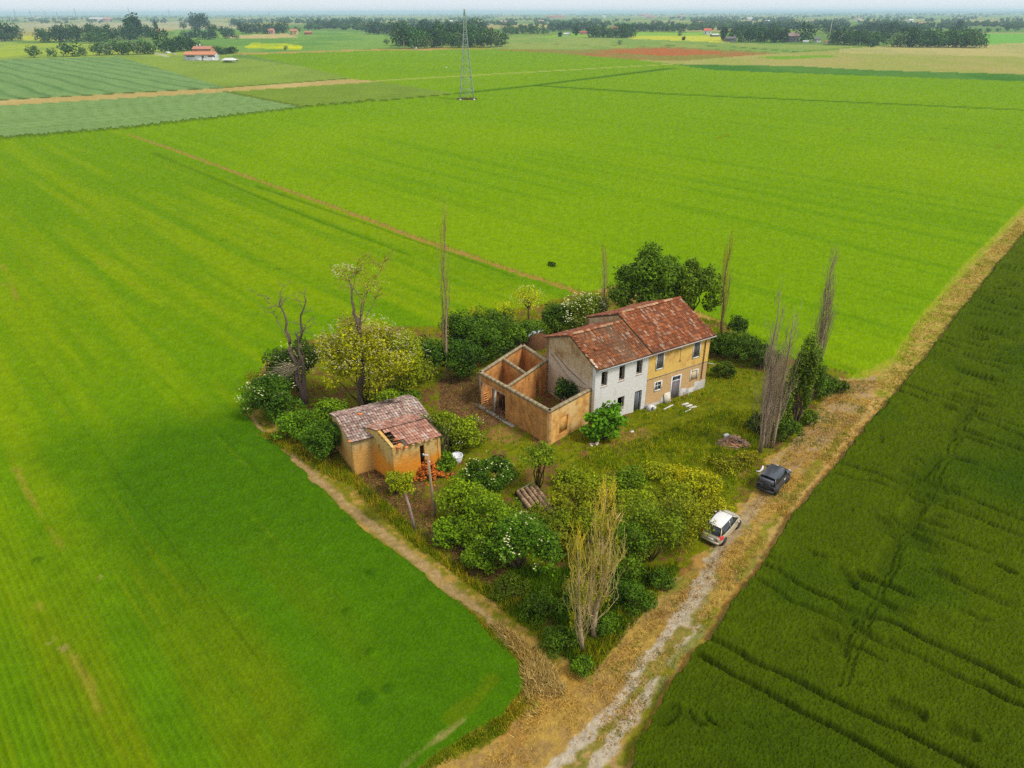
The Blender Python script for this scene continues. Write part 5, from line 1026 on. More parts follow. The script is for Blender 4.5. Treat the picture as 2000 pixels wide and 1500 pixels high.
# big walnut behind the house
bush('walnut_tree', 'big dark green rounded tree right behind the farmhouse roof', (1256, 655), (4.9, 4.4, 5.0), 6.1, 16000, .17, WAL, 1, 'tree', lumps=46, stems=1, off=(0, 0), lump_r=(.2, .38))
bush('walnut_tree', 'dark green tree with paler side, joined to the big tree behind the house', (1345, 650), (3.3, 3.0, 4.3), 4.9, 9000, .16, S(84, 114, 12), 2, 'tree', lumps=34, stems=1, lump_r=(.2, .4))
# blossoming trees and the dead ones at the left corner
t = bush('locust_tree', 'broad yellow green tree full of small pinkish blossoms above the sheds', (722, 800), (4.9, 3.9, 4.7), 5.4, 13000, .12, ACA, 3, 'tree', fl=(950, .055, np.array([.66, .55, .36]), ), lumps=44, stems=7, lump_r=(.18, .34), yellow=.4, bark=S(120, 104, 66, .7))
flowers(t, (0, 0, 5.4), (3.8, 3.0, 3.8), 420, .05, (.66, .57, .36), 88, -.5)
bush('elder_bush', 'dark green elder with cream flower heads at the outermost corner of the yard', (533, 818), (2.6, 2.1, 2.5), 2.0, 7000, .12, ELD, 4, fl=(70, .09, CRM), lumps=26)
bush('elder_bush', 'dark elder with yellow cream flowers rising behind the dead tree', (585, 765), (2.9, 2.4, 3.0), 2.5, 6200, .12, S(58, 92, 12), 5, fl=(90, .085, CRM), lumps=24)
bush('thorn_bush', 'brownish thin bush hanging over the crop edge left of the elders', (525, 770), (2.2, 1.8, 1.6), 1.3, 1700, .09, S(118, 112, 20), 6, yellow=.5, gap=.8)
bush('privet_bush', 'mid green bush in front of the dead tree foot', (598, 858), (2.5, 1.8, 1.7), 1.2, 4600, .11, S(78, 124, 8), 7)
bush('privet_bush', 'dark green dense bush against the left wall of the taller shed', (645, 890), (1.9, 1.9, 1.9), 1.5, 4600, .11, S(58, 100, 8), 8)
bush('privet_bush', 'lighter low bush left of the taller shed roof corner', (655, 835), (1.7, 1.5, 1.6), 1.4, 2800, .11, S(92, 130, 6), 9)
bush('hazel_bush', 'dark bush filling the gap right of the blossoming tree', (835, 745), (2.2, 2.2, 2.6), 2.2, 4200, .13, S(50, 90, 8), 10)
bush('hazel_bush', 'bright green bush behind the taller shed roof', (775, 805), (2.7, 1.5, 1.3), 1.2, 3400, .12, S(84, 124, 6), 11)
bush('locust_tree', 'yellow green tree joined to the right side of the blossoming tree', (788, 782), (2.7, 2.3, 3.6), 4.0, 6500, .11, S(124, 140, 14), 13, 'tree', fl=(160, .05, np.array([.66, .57, .36])), lumps=30, stems=4, yellow=.35)
X_, Y_ = pA[0] + 2.3, pA[1] + 5.9; bush('elder_bush', 'leafy top hanging over the ridge of the pale shed roof', (X_, Y_, 0), (1.0, .8, .6), 4.55, 900, .11, S(96, 124, 6), 14); bush('elder_bush', 'green growth over the right end of the shed roofs', (pB[0] + 3.6, pB[1] + 3.4, 0), (1.3, .8, .6), 4.35, 900, .10, S(108, 128, 6), 15)
# hedge mass behind the annex
for i, (px_, py_, r_, h_, c, lb) in enumerate(((900, 735, 2.6, 2.3, S(48, 88, 8), 'dark shrub left of the annex corner column'), (950, 705, 2.7, 2.4, S(58, 98, 8), 'dark shrub behind the annex left wall'), (1000, 690, 2.6, 2.3, S(68, 106, 8), 'mid green shrub behind the annex back corner'), (905, 690, 2.4, 2.8, S(54, 94, 10), 'rounded shrub at the far left behind the annex'),
        (960, 668, 2.6, 2.4, S(66, 104, 8), 'shrub in the back row between thin trees and annex'), (1035, 668, 2.2, 1.5, S(76, 112, 6), 'low shrub next to the covered heap'), (1085, 655, 2.1, 2.2, S(60, 98, 10), 'dark shrub under the flowering elder'))):
    bush('hazel_bush', lb, (px_, py_), (r_, r_ * .85, h_), h_ * .85, 3600, .13, c, 20 + i, group='shrubs behind the annex')
bush('elder_bush', 'elder covered in dense cream flowers behind the farmhouse roof', (1140, 655), (2.7, 2.2, 2.6), 2.6, 4800, .12, S(92, 116, 10), 30, fl=(420, .10, (.76, .74, .40), -.2), lumps=26)
bush('locust_tree', 'thin pale yellow green tree with open crown before the footpath end', (1032, 640), (2.2, 2.0, 1.9), 3.6, 1500, .075, S(170, 176, 40), 31, 'tree', fl=(90, .05, (.7, .66, .4)), yellow=.5, gap=.9, stems=1)
bush('locust_tree', 'small thin pale tree left of the other open crowned one', (930, 665), (1.1, 1.0, 1.7), 3.0, 600, .075, S(150, 160, 20), 32, 'tree', yellow=.5, gap=.9, stems=1)
bush('locust_tree', 'wispy yellowish treetop between the two thin pale trees', (985, 650), (1.6, 1.4, 1.5), 2.8, 650, .075, S(160, 172, 20), 33, 'tree', yellow=.5, gap=.9, stems=1)
bush('elder_bush', 'dark leafy treetop beside the lone poplar behind the annex', (895, 690), (1.7, 1.5, 1.4), 3.2, 1800, .12, S(52, 92, 10), 34)
# right hand hedge and small trees
for i, (px_, py_, r_, h_, c, lb) in enumerate(((1405, 690, 1.9, 1.4, S(58, 90, 8), 'dark low shrub by the right corner of the house'), (1440, 700, 2.4, 1.7, S(62, 98, 8), 'rounded dark shrub in the middle of the back hedge'), (1480, 715, 2.0, 1.5, S(66, 100, 8), 'dark shrub at the end of the lawn by the poplars'), (1412, 735, 1.1, .9, S(70, 96, 10), 'small weedy shrub beside the overflow pipe'))):
    bush('hedge_shrub', lb, (px_, py_), (r_, r_ * .8, h_), h_ * .8, 3000, .11, c, 40 + i, group='shrubs behind the lawn')
bush('hedge_shrub', 'small dark tree standing above the back hedge', (1437, 668), (1.2, 1.1, 1.3), 2.0, 1500, .11, S(52, 86, 10), 46, 'bush', stems=1)
bush('fig_bush', 'bright green big leaved bush before the white wall', (1183, 856), (2.0, 1.55, 1.9), 1.35, 1500, .21, S(70, 132, 6), 47, fl=None, lumps=20, gap=.5, yellow=.3)
ax_, ay_ = G(1104, 792); bush('laurel_bush', 'dark bush growing inside the roofless annex room', (5.2, 61.6, 0), (1.35, 1.1, 1.7), 1.7, 2200, .12, S(44, 76, 22), 48)
# growth in front of the annex and round the sheds
bush('plum_bush', 'yellow green bush between the sheds and the annex', (900, 868), (2.4, 1.9, 1.6), 1.1, 4400, .11, S(112, 134, 4), 50, fl=(16, .06, PAL))
bush('plum_bush', 'bright green bush covering the right end of the orange shed', (850, 890), (1.35, 1.3, 1.8), 1.8, 2700, .11, S(98, 130, 6), 51, fl=(10, .05, PAL))
bush('plum_bush', 'low green bush left of the white tub', (868, 918), (1.3, 1.0, .9), .7, 1700, .11, S(76, 116, 6), 52)
bush('locust_tree', 'young tree with light crown in front of the orange shed wall', (811, 1034), (1.15, 1.0, 1.1), 4.0, 1700, .09, S(126, 138, 4), 53, 'tree', stems=1, off=(-.75, .2), bark=S(176, 150, 140, .75), yellow=.4, gap=.7)
bush('sumac_shrub', 'yellowish sapling before the gable of the orange shed', (775, 965), (.9, .8, 1.1), 1.1, 1300, .10, S(126, 138, 6), 54, yellow=.4)
bush('elder_bush', 'dark elder with cream flowers on top beside the white tub', (955, 960), (2.1, 1.7, 1.6), 1.5, 4400, .11, S(62, 104, 8), 55, fl=(60, .07, CRM, .35))
bush('locust_tree', 'small dark stemmed tree with open crown right of the annex corner', (1050, 958), (1.6, 1.4, 1.3), 2.9, 2300, .09, S(98, 124, 4), 56, 'tree', stems=4, gap=.8, yellow=.3, off=(.1, .2), bark=S(84, 80, 30, .7), bottom=-.1)
for i, (px_, py_, r_, h_, n, c, lb, fl_) in enumerate((
        (905, 1010, 2.2, 1.7, 4200, S(108, 140, 4), 'light green bush right of the concrete pole', None), (880, 1060, 1.4, 1.2, 2300, S(88, 128, 6), 'light green bush over the foot of the concrete pole', None), (960, 1055, 2.4, 2.0, 5200, S(92, 126, 4), 'light green bush in front of the broken tiles', None), (940, 985, 1.5, .9, 2200, S(112, 140, 4), 'low yellowish bush behind the scattered tiles', None),
        (1015, 1115, 2.4, 2.4, 6400, S(66, 112, 8), 'big green elder with yellow cream flowers below the tile rows', (70, .065, CRM)), (945, 1110, 1.5, 1.3, 2600, S(86, 122, 8), 'bush at the left foot of the big elder', None), (1000, 1040, 1.3, 1.0, 1800, S(98, 124, 4), 'small bush at the left end of the tile rows', (26, .06, CRM)),
        (1085, 1050, 1.4, 1.3, 1900, S(96, 116, 6), 'bush filling the gap between big elder and bare poplars', None), (1150, 1060, 1.8, 1.4, 2400, S(108, 126, 4), 'loose bush right behind the bare poplars', None), (1240, 1020, 1.9, 1.5, 2600, S(120, 140, 4), 'light green bush left of the willow like tree', None), (1365, 975, 1.6, 1.2, 2000, S(146, 150, 4), 'yellow green bush between silver hatchback and lawn', None), (1050, 1020, 1.1, .8, 1200, S(104, 116, 6), 'low bush at the right side of the tile rows', None),
        (1120, 1010, 2.0, 1.6, 3200, S(116, 124, 4), 'olive green bush right of the tile rows', None), (1175, 975, 1.8, 1.2, 2600, S(124, 142, 2), 'light bush behind the bare poplar tops', None), (1110, 950, 1.5, .9, 1900, S(124, 144, 4), 'low light green bush nearest the annex', None), (1235, 965, 1.5, 1.3, 2400, S(92, 124, 4), 'green bush standing in front of the lawn', None), (1090, 1080, 1.5, 1.2, 2200, S(104, 110, 6), 'brownish green bush behind the left poplar', None))):
    bush('garden_bush', lb, (px_, py_), (r_, r_ * .82, h_), h_ * .8, int(n * .9), .10, c, 60 + i, fl=fl_, group='overgrown bushes in the yard', yellow=.25)
for i, (px_, py_, r_, h_, zc, n, c, lb) in enumerate(((1270, 1095, 2.7, 2.3, 2.7, 5600, S(92, 116, 6), 'broad willow like tree left of the silver hatchback'), (1215, 1130, 2.2, 2.5, 2.4, 4800, S(72, 108, 6), 'dark leafy tree just right of the bare poplars'), (1325, 1065, 2.3, 2.0, 1.9, 4200, S(124, 132, 4), 'yellow green bush touching the silver hatchback'), (1300, 1010, 2.2, 1.4, 1.6, 3400, S(116, 132, 2), 'light feathery bush behind the willow like tree'))):
    bush('locust_tree', lb, (px_, py_), (r_, r_ * .82, h_), zc, n, .085, c, 80 + i, 'tree', yellow=.4, gap=.8, bark=S(140, 132, 60, .7), bottom=-.5)
for i, (px_, py_, r_, h_, n, c, lb) in enumerate(((1340, 950, 2.6, .9, 3000, S(164, 160, 2), 'low yellow flowering scrub at the lawn edge'), (1280, 930, 1.8, .7, 1600, S(132, 146, 2), 'low light green scrub left of the yellow scrub'), (1385, 1000, 1.6, .8, 1700, S(140, 142, 4), 'low scrub between the two parked cars'), (1410, 915, 1.5, .8, 1400, S(118, 122, 12), 'dull grassy scrub below the rubble heap'), (1455, 905, 1.1, .8, 1100, S(126, 124, 20), 'weedy scrub at the feet of the poplars'))):
    bush('broom_scrub', lb, (px_, py_), (r_, r_ * .8, h_), h_ * .5, n, .08, c, 90 + i, trunk=False, yellow=.5, group='low scrub round the lawn')
for i, (px_, py_, r_, h_, n, c, lb) in enumerate(((1135, 1318, .65, .75, 900, S(70, 108, 6), 'small bush at the very tip of the yard'), (1090, 1265, 1.2, .8, 1500, S(60, 92, 6), 'dark bush left of the poplar feet'), (1180, 1240, 1.0, .9, 1500, S(66, 104, 6), 'dark bush right of the poplar feet'), (1235, 1190, 1.3, 1.1, 2100, S(58, 98, 6), 'dark bush along the track below the willow like tree'), (1285, 1150, 1.0, .8, 1300, S(56, 92, 6), 'bush with a grey stem at the edge of the track'), (1060, 1200, 1.4, .9, 1600, S(62, 94, 6), 'dark bush in the tall grass left of the poplars'), (1130, 1190, 1.3, 1.0, 1700, S(56, 92, 6), 'dark bush between the two poplars'), (1190, 1165, 1.3, 1.3, 2100, S(54, 94, 6), 'dense bush behind the right poplar'), (1000, 1160, 1.3, .7, 1500, S(78, 100, 8), 'low bush below the big elder'))):
    bush('bramble_bush', lb, (px_, py_), (r_, r_ * .85, h_), h_ * .75, n, .08, c, 100 + i, group='brambles at the tip of the yard')
for i, (px_, py_, r_, h_, zc, n, c, lb) in enumerate(((1545, 850, 1.35, 5.2, 5.6, 7000, S(84, 110, 34), 'tall grey green young tree among the poplars'), (1518, 848, 1.1, 2.7, 2.9, 3400, S(80, 106, 26), 'leafy young tree growing up between the grey poplar stems'), (1572, 800, 1.5, 3.4, 3.2, 4600, S(66, 102, 14), 'dark green bush between the poplar clumps'), (1530, 862, 1.3, 1.3, 1.2, 2000, S(66, 100, 10), 'bush at the foot of the young tree by the straw'), (1600, 775, 1.6, 1.5, 1.3, 2600, S(60, 94, 10), 'dark bush at the foot of the farthest right poplar'), (1635, 765, 1.0, .8, .7, 1200, S(72, 100, 10), 'low bush at the end of the poplar row'), (1480, 845, 1.2, 1.1, 1.0, 1600, S(58, 84, 8), 'dark bush left of the poplar trunks'), (1575, 830, .9, .9, .7, 1000, S(80, 110, 8), 'small bush at the edge of the straw strip'))):
    bush('poplar_sucker', lb, (px_, py_), (r_, r_ * .9, h_), zc, n, .10, c, 120 + i, group='green growth along the poplar row')
for px_, py_, r_, lb in ((1078, 522, .6, 'lone dark weed bush out in the bright crop behind the elder'),):
    bush('weed_bush', lb, (px_, py_), (r_, r_, .5), .4, 500, .1, S(50, 90, 8), 140, trunk=False)

# ------------------------------------------------------------------ bare trees
def path_to(b, t_, k, g, wob): b, t_ = np.array(b, float), np.array(t_, float); L = np.linalg.norm(t_ - b); return [b + (t_ - b) * i / (k - 1) + (np.array([g.uniform(-1, 1), g.uniform(-1, 1), g.uniform(-.4, .4)]) * wob * L if 0 < i < k - 1 else 0) for i in range(k)]
def poplar(label, base, top, nb, spread, r0, col, seed, group='bare columnar poplars', stems=1, low=.08, tipcol=None, blen=(.22, .5), leafn=0, leafc=None, name='poplar_tree', thin=.016):
    g = random.Random(seed); X, Y = G(*base); tv = top_at(base, top); t = empty(name, (X, Y, gz_at(X, Y)), 0, label, 'tree', group); Hh = tv[2]
    tr_, br_ = MB(), MB(); tc_ = tipcol if tipcol is not None else col
    for s in range(stems):
        bx_, by_ = (0, 0) if stems == 1 else (g.uniform(-1, 1) * spread * .5, g.uniform(-1, 1) * spread * .45)
        h = 1.0 if s == 0 else g.uniform(.55, .92); tip = np.array([tv[0] * h + bx_ * (1.1), by_, Hh * h])
        p = path_to((bx_, by_, -.2), tip, 7, g, .012); rs = np.linspace(1, .12, 7) * r0 * (1 if s == 0 else .7); tr_.tube(p, rs, 7, np.array(col) * 1.2 * g.uniform(.85, 1.1))
        P_ = np.array(p)
        for i in range(int(nb * .62 / stems)):
            f = low + (1 - low) * g.random() ** 1.05 * .93; q = f * 6; j = int(q); b0 = P_[j] + (P_[j + 1] - P_[j]) * (q - j); L = Hh * g.uniform(*blen) * (1.12 - f * .75); a = g.uniform(0, 6.283); w = spread * g.uniform(.3, 1.25) * (.5 + .7 * math.sin(math.pi * min(1, f + .12)))
            o1 = np.array([math.cos(a), math.sin(a), 0]) * w
            e = b0 + np.array([tv[0] / Hh * L * .6, 0, L]) + o1 * g.uniform(.8, 1.25); m1_ = b0 + o1 * .62 + np.array([0, 0, L * .28]); m2_ = b0 + o1 * g.uniform(.8, 1.1) + np.array([tv[0] / Hh * L * .4, 0, L * .62])
            m1_ = m1_ + np.array([g.uniform(-.16, .16), g.uniform(-.16, .16), 0]) * spread; m2_ = m2_ + np.array([g.uniform(-.28, .28), g.uniform(-.28, .28), 0]) * spread
            kcol = (np.array(col) * (1 - f) + np.array(tc_) * f) * 1.45; r = r0 * .13 * (1.1 - f * .6)
            br_.tube([b0, m1_, m2_, e], [r, r * .75, r * .5, thin * .5], 3, kcol * g.uniform(.65, 1.3), cap=False)
            for z in range(2):
                e2 = m1_ + (m2_ - m1_) * g.random(); e3 = e2 + np.array([g.uniform(-.3, .3) * spread, g.uniform(-.3, .3) * spread, L * g.uniform(.2, .4)]); br_.tube([e2, e3], [thin, thin * .5], 3, kcol * g.uniform(.7, 1.4), cap=False)
    tr_.build('trunk', M_bark, t); x = br_.build('branches', M_bark, t); x['kind'] = 'stuff'
    if leafn:
        V, Q, C_, _ = leaves((tv[0] * .5, 0, Hh * .55), (spread * 1.1, spread, Hh * .46), leafn, .07, leafc, seed=seed, lumps=40, shell=1, yellow=.5, lump_r=(.1, .2)); mesh('leaves', V, Q, None, C_, M_leaf, parent=t)['kind'] = 'stuff'
    return t
GB = S(150, 130, 104, .75); GY2 = S(166, 146, 70, .8); GRN = S(150, 150, 50, .8)
poplar('lone bare poplar standing far left, behind the annex', (876, 745), (865, 415), 80, .5, .17, GB, 1, tipcol=S(160, 150, 60, .8), leafn=200, leafc=S(140, 160, 10))
poplar('short bare poplar top left of the big dark tree', (1180, 655), (1180, 488), 90, .55, .16, GB, 2, tipcol=S(160, 146, 70, .8))
poplar('bare poplar right behind the house corner, reddish at the top', (1408, 662), (1426, 458), 100, .55, .17, S(146, 118, 84, .75), 3, tipcol=S(172, 146, 50, .8))
poplar('farthest right bare grey poplar with two dense leaning crowns', (1598, 735), (1632, 500), 260, .75, .20, S(150, 132, 106, .75), 4, stems=2)
poplar('many stemmed grey poplar at the rubble heap, tallest thin top', (1484, 885), (1524, 570), 230, .75, .19, S(156, 136, 114, .78), 5, stems=3, blen=(.2, .42))
poplar('grey poplar clump leaning right over the green young tree', (1505, 878), (1548, 615), 240, .8, .17, S(158, 140, 116, .78), 6, stems=3)
poplar('bare forked poplar with yellow twigs at the tip of the yard, left one', (1138, 1272), (1128, 1050), 130, .82, .16, S(178, 156, 120, .75), 7, tipcol=S(196, 172, 30, .9), low=.03, blen=(.3, .6), leafn=800, leafc=S(124, 128, 8))
tw = poplar('taller bare poplar with yellow twigs and broken grey top', (1160, 1252), (1186, 955), 240, .95, .19, S(186, 160, 128, .75), 8, tipcol=S(196, 172, 36, .9), low=.12, blen=(.22, .5), leafn=1500, leafc=S(124, 128, 8))
m = MB(); g = random.Random(5); b0 = top_at((1160, 1252), (1150, 1125)); e0 = top_at((1160, 1252), (1212, 1002)); m.tube(path_to(b0, e0, 5, g, .03), [.06, .07, .06, .04, .02], 5, S(214, 190, 130, .85))
b1 = top_at((1160, 1252), (1175, 1062))
for k in range(14): e_ = e0 + np.array([g.uniform(-.7, .35), g.uniform(-.4, .4), g.uniform(-.5, .25)]); m.tube(path_to(b1 + (e0 - b1) * g.random() * .8, e_, 4, g, .05), [.03, .025, .018, .01], 3, S(200, 176, 90, .85) * g.uniform(.8, 1.1))
m.build('broken_limb', M_bark, tw)
def dead(name, label, base, tips, r0, col, seed, twn, twl, low=.3, tc_=None, forks=()):
    g = random.Random(seed); X, Y = G(*base); t = empty(name, (X, Y, 0), 0, label, 'tree'); m = MB(); w = MB(); segs = []
    for (par, f0, top, rs, yo) in tips:
        tv = top_at(base, top); tv[1] += yo
        b0 = np.array([0, 0, -.2]) if par is None else segs[par][int(f0 * 8)]
        p = path_to(b0, tv, 9, g, .035); segs.append(np.array(p)); m.tube(p, np.linspace(rs, rs * .14, 9), 7 if par is None else 5, np.array(col) * g.uniform(.85, 1.12))
    m.build('trunk', M_bark, t)
    for i in range(twn):
        s = segs[g.randrange(len(segs))]; k = g.uniform(low, .98) * 8; j = int(k); j = min(j, 7); b0 = s[j] + (s[j + 1] - s[j]) * (k - j); a = g.uniform(0, 6.283); L = twl * g.uniform(.3, 1); e = b0 + np.array([math.cos(a) * L, math.sin(a) * L, L * g.uniform(-.1, .9)])
        c = np.array(tc_ if tc_ is not None else col) * g.uniform(.7, 1.4); p = path_to(b0, e, 5, g, .10); w.tube(p, [.035, .028, .02, .014, .008], 3, c, cap=False)
        for q in range(3): b2 = p[g.randrange(1, 4)]; w.tube(path_to(b2, b2 + np.array([g.uniform(-1, 1), g.uniform(-1, 1), g.uniform(-.1, .9)]) * L * .4, 3, g, .12), [.018, .014, .007], 3, c * g.uniform(.8, 1.2), cap=False)
    x = w.build('branches', M_bark, t); x['kind'] = 'stuff'; return t
dead('dead_tree', 'dead grey forked tree rising from the elders at the yard corner', (597, 788), [(None, 0, (560, 655), .42, 0), (0, .98, (543, 568), .17, 0), (None, 0, (575, 650), .32, .2), (2, .9, (598, 562), .15, 0), (2, .9, (600, 628), .10, 0), (None, 0, (578, 640), .13, -.3), (0, .9, (520, 575), .04, 0)], .3, S(132, 112, 100, .75), 3, 46, 1.9, .35)
g = random.Random(9); w = MB(); X, Y = G(597, 788)
tdl = empty('fallen_limb', (X, Y, 0), 0, 'tangle of bare silvery twigs spreading left of the dead forked tree', 'branches')
for k in range(46):
    b0 = top_at((597, 788), (578 + g.uniform(-12, 8), 716 + g.uniform(-8, 8))); e_ = top_at((597, 788), (g.uniform(505, 560), g.uniform(700, 765))) + np.array([0, g.uniform(-1.2, .6), 0]); w.tube(path_to(b0, e_, 6, g, .06), [.04, .035, .028, .02, .015, .008], 3, S(190, 176, 140, .8) * g.uniform(.7, 1.15), cap=False)
w.build('branches', M_bark, tdl)['kind'] = 'stuff'
td = dead('half_dead_tree', 'tall half dead tree with bare forked top above the blossoming tree', (712, 800), [(None, 0, (696, 600), .38, -1.2), (0, .97, (686, 530), .20, -1.2), (None, 0, (712, 575), .32, -1.2), (2, .8, (745, 560), .06, 0), (1, .5, (700, 512), .06, 0), (0, .9, (722, 545), .07, .4), (5, .5, (752, 508), .035, .3), (5, .5, (662, 530), .05, .3)], .24, S(128, 112, 92, .75), 4, 120, 2.0, .62, S(160, 146, 60, .8))
tp3 = top_at((712, 800), (672, 528)); V, Q, C_, _ = leaves(tp3, (1.1, .9, .7), 240, .07, S(150, 160, 30), seed=3, shell=1, yellow=.5); mesh('leaves', V, Q, None, C_, M_leaf, parent=td)['kind'] = 'stuff'; flowers(td, tp3, (1.0, .8, .6), 150, .055, (.7, .6, .42), 5, -.9, clump=3)
tp4 = top_at((712, 800), (716, 545)); V, Q, C_, _ = leaves(tp4, (2.0, 1.5, 1.9), 420, .06, S(140, 160, 20), seed=4, shell=1, yellow=.5); mesh('leaves', V, Q, None, C_, M_leaf, parent=td)['kind'] = 'stuff'; flowers(td, tp4, (1.9, 1.4, 1.7), 110, .05, (.66, .6, .36), 6, -.9, clump=3)

# ------------------------------------------------------------------ grass, weeds, straw
def blades(name, poly, n, h, w, cols, seed, label, cat='grass', clump=5, lean=.5, avoid=None, mat=None):
    g = np.random.default_rng(seed); Wp = W(*poly); xs = [p[0] for p in Wp]; y_ = [p[1] for p in Wp]; P_ = np.zeros((0, 2))
    while len(P_) < n:
        q = np.stack([g.uniform(min(xs), max(xs), n * 2), g.uniform(min(y_), max(y_), n * 2)], 1); k = inpoly(q[:, 0], q[:, 1], Wp)
        k &= fbm(q[:, 0] * .45, q[:, 1] * .45, seed, 3) > g.random(len(q)) * .35 + .28
        for bpoly in NOGRASS: k &= ~inpoly(q[:, 0], q[:, 1], bpoly)
        P_ = np.concatenate([P_, q[k]])
    P_ = P_[:n]; cl = np.array(cols) * (np.array([1.5, 1.5, 1.2]) if 'dry' in name else np.array([2.1, 2.15, .8])); ci = np.clip((fbm(P_[:, 0] / 2.0, P_[:, 1] / 2.0, seed + 5) * 1.6 - .3) * len(cl) + g.normal(size=n) * .7, 0, len(cl) - 1).astype(int)
    B = np.repeat(P_, clump, 0) + g.normal(size=(n * clump, 2)) * .12; N = len(B); hh = h * g.uniform(.45, 1.25, N) * np.repeat(g.uniform(.6, 1.2, n), clump); a = g.uniform(0, 6.283, N); ln = g.uniform(0, lean, N) * hh; z = dip(B[:, 0], B[:, 1])
    dx, dy = np.cos(a), np.sin(a); b2 = g.uniform(0, 6.283, N)
    V = np.stack([np.stack([B[:, 0] - dx * w, B[:, 1] - dy * w, z - .02], 1), np.stack([B[:, 0] + dx * w, B[:, 1] + dy * w, z - .02], 1), np.stack([B[:, 0] + np.cos(b2) * ln, B[:, 1] + np.sin(b2) * ln, z + hh], 1)], 1)
    c = cl[np.repeat(ci, clump)] * g.uniform(.6, 1.35, N)[:, None]
    o = mesh(name, V.reshape(-1, 3), None, np.arange(N * 3).reshape(-1, 3), np.repeat(c, 3, 0), M_grass); return tag(o, label, cat, kind='stuff')
ho = [hloc(-.3, -.3)[:2], hloc(HL + .1, -.3)[:2], hloc(HL + .1, 10.4)[:2], hloc(-.3, 8.4)[:2]]
NOGRASS = [ho, [A_C, A_RF, A_RB, A_BK, A_TL], [(-13.2, 50.7), (-9.8, 49.4), (-6.2, 51.2), (-7, 55), (-12, 58), (-15.6, 54.8)], W((1395, 1045), (1425, 1075), (1455, 1030), (1420, 1000)), W((1480, 950), (1515, 968), (1545, 925), (1510, 910)), W((895, 1075), (960, 1060), (990, 1120), (965, 1155), (912, 1130))]
g1, g2, g3, g4, g5 = S(104, 130, 4), S(74, 104, 4), S(134, 140, 6), S(170, 150, 50), S(140, 108, 60)
yard_in = [(505, 840), (497, 742), (600, 660), (858, 630), (1145, 565), (1445, 640), (1625, 715), (1600, 830), (1490, 900), (1470, 960), (1380, 1060), (1310, 1130), (1230, 1225), (1150, 1320), (1060, 1250), (950, 1160), (800, 1050), (690, 950)]
blades('yard_grass', yard_in, 9000, .34, .035, [g1, g2, g3, g1, g4, g5], 1, 'rough uneven grass all over the farmyard')
blades('tall_weeds', [(1000, 1120), (1240, 1110), (1330, 1110), (1230, 1225), (1150, 1318), (1060, 1250), (950, 1165), (940, 1120)], 3800, .75, .035, [S(84, 112, 4), S(60, 92, 4), S(110, 124, 6), S(150, 136, 40)], 2, 'tall dark weeds filling the tip of the yard', 'weeds')
blades('tall_weeds', [(500, 850), (600, 850), (690, 930), (780, 1010), (840, 1075), (940, 1130), (950, 1165), (800, 1055), (690, 955)], 2800, .5, .035, [S(100, 122, 4), S(130, 132, 10), S(168, 140, 50), S(84, 108, 4)], 3, 'tall grass along the inner side of the bare footpath', 'weeds')
blades('tall_weeds', [(880, 1165), (960, 1228), (1030, 1300), (1045, 1380), (950, 1450), (800, 1520), (905, 1425), (990, 1390), (1015, 1345), (1004, 1290), (955, 1250)], 1800, .22, .03, [S(92, 120, 4), S(120, 128, 8), S(160, 140, 50)], 13, 'low grass between the bright crop and the dry corner', 'weeds')
blades('meadow_grass', [(1240, 860), (1400, 800), (1500, 800), (1480, 900), (1460, 960), (1380, 1050), (1250, 1060), (1150, 990), (1120, 900)], 4600, .42, .03, [S(138, 148, 2), S(112, 132, 2), S(160, 156, 6), S(96, 116, 4)], 4, 'yellow green meadow grass between the lawn and the parked cars')
blades('dry_straw', [(1640, 745), (1735, 742), (1620, 900), (1480, 1080), (1330, 1290), (1220, 1440), (1180, 1490), (940, 1500), (1030, 1380), (1050, 1270), (1140, 1330), (1250, 1225), (1400, 1085), (1470, 980), (1560, 850)], 7500, .16, .03, [S(206, 168, 84), S(184, 142, 74), S(206, 176, 106), S(130, 132, 26)], 5, 'dry yellow straw scattered along the dirt track', 'straw', lean=1.6)
blades('dry_straw', [(1700, 790), (1790, 630), (1990, 430), (2010, 450), (1890, 590), (1770, 760), (1640, 920), (1600, 900)], 3000, .22, .05, [S(216, 188, 108), S(200, 170, 92), S(160, 156, 40)], 6, 'pale straw strip running beside the wheat to the far corner', 'straw', lean=1.2)
blades('dry_reeds', [(960, 1215), (1010, 1245), (1080, 1310), (1110, 1360), (1060, 1400), (1000, 1420), (1030, 1340), (1020, 1280)], 1500, .45, .03, [S(206, 176, 104), S(186, 152, 88), S(216, 190, 130)], 7, 'golden dry reeds at the corner where path and track meet', 'reeds', lean=1.2)
def litter(name, poly, n, sz, cols, seed, label):
    g = np.random.default_rng(seed); Wp = W(*poly); q = np.stack([g.uniform(min(p[0] for p in Wp), max(p[0] for p in Wp), n * 3), g.uniform(min(p[1] for p in Wp), max(p[1] for p in Wp), n * 3)], 1); q = q[inpoly(q[:, 0], q[:, 1], Wp)][:n]; N = len(q); a = g.uniform(0, 6.28, N)
    P3 = np.column_stack([q, dip(q[:, 0], q[:, 1]) + g.uniform(.04, .16, N)]); t_ = np.column_stack([np.cos(a), np.sin(a), g.uniform(-.4, .4, N)]) * sz * g.uniform(.5, 1.4, N)[:, None]; b_ = np.column_stack([-np.sin(a), np.cos(a), g.uniform(-.4, .4, N)]) * sz * .4
    V = np.stack([P3 - t_, P3 - b_, P3 + t_, P3 + b_], 1).reshape(-1, 3); c = np.array(cols)[g.integers(0, len(cols), N)] * g.uniform(.5, 1.4, N)[:, None]
    return tag(mesh(name, V, np.arange(N * 4).reshape(-1, 4), None, np.repeat(c, 4, 0), M_grass), label, 'leaf litter', kind='stuff')
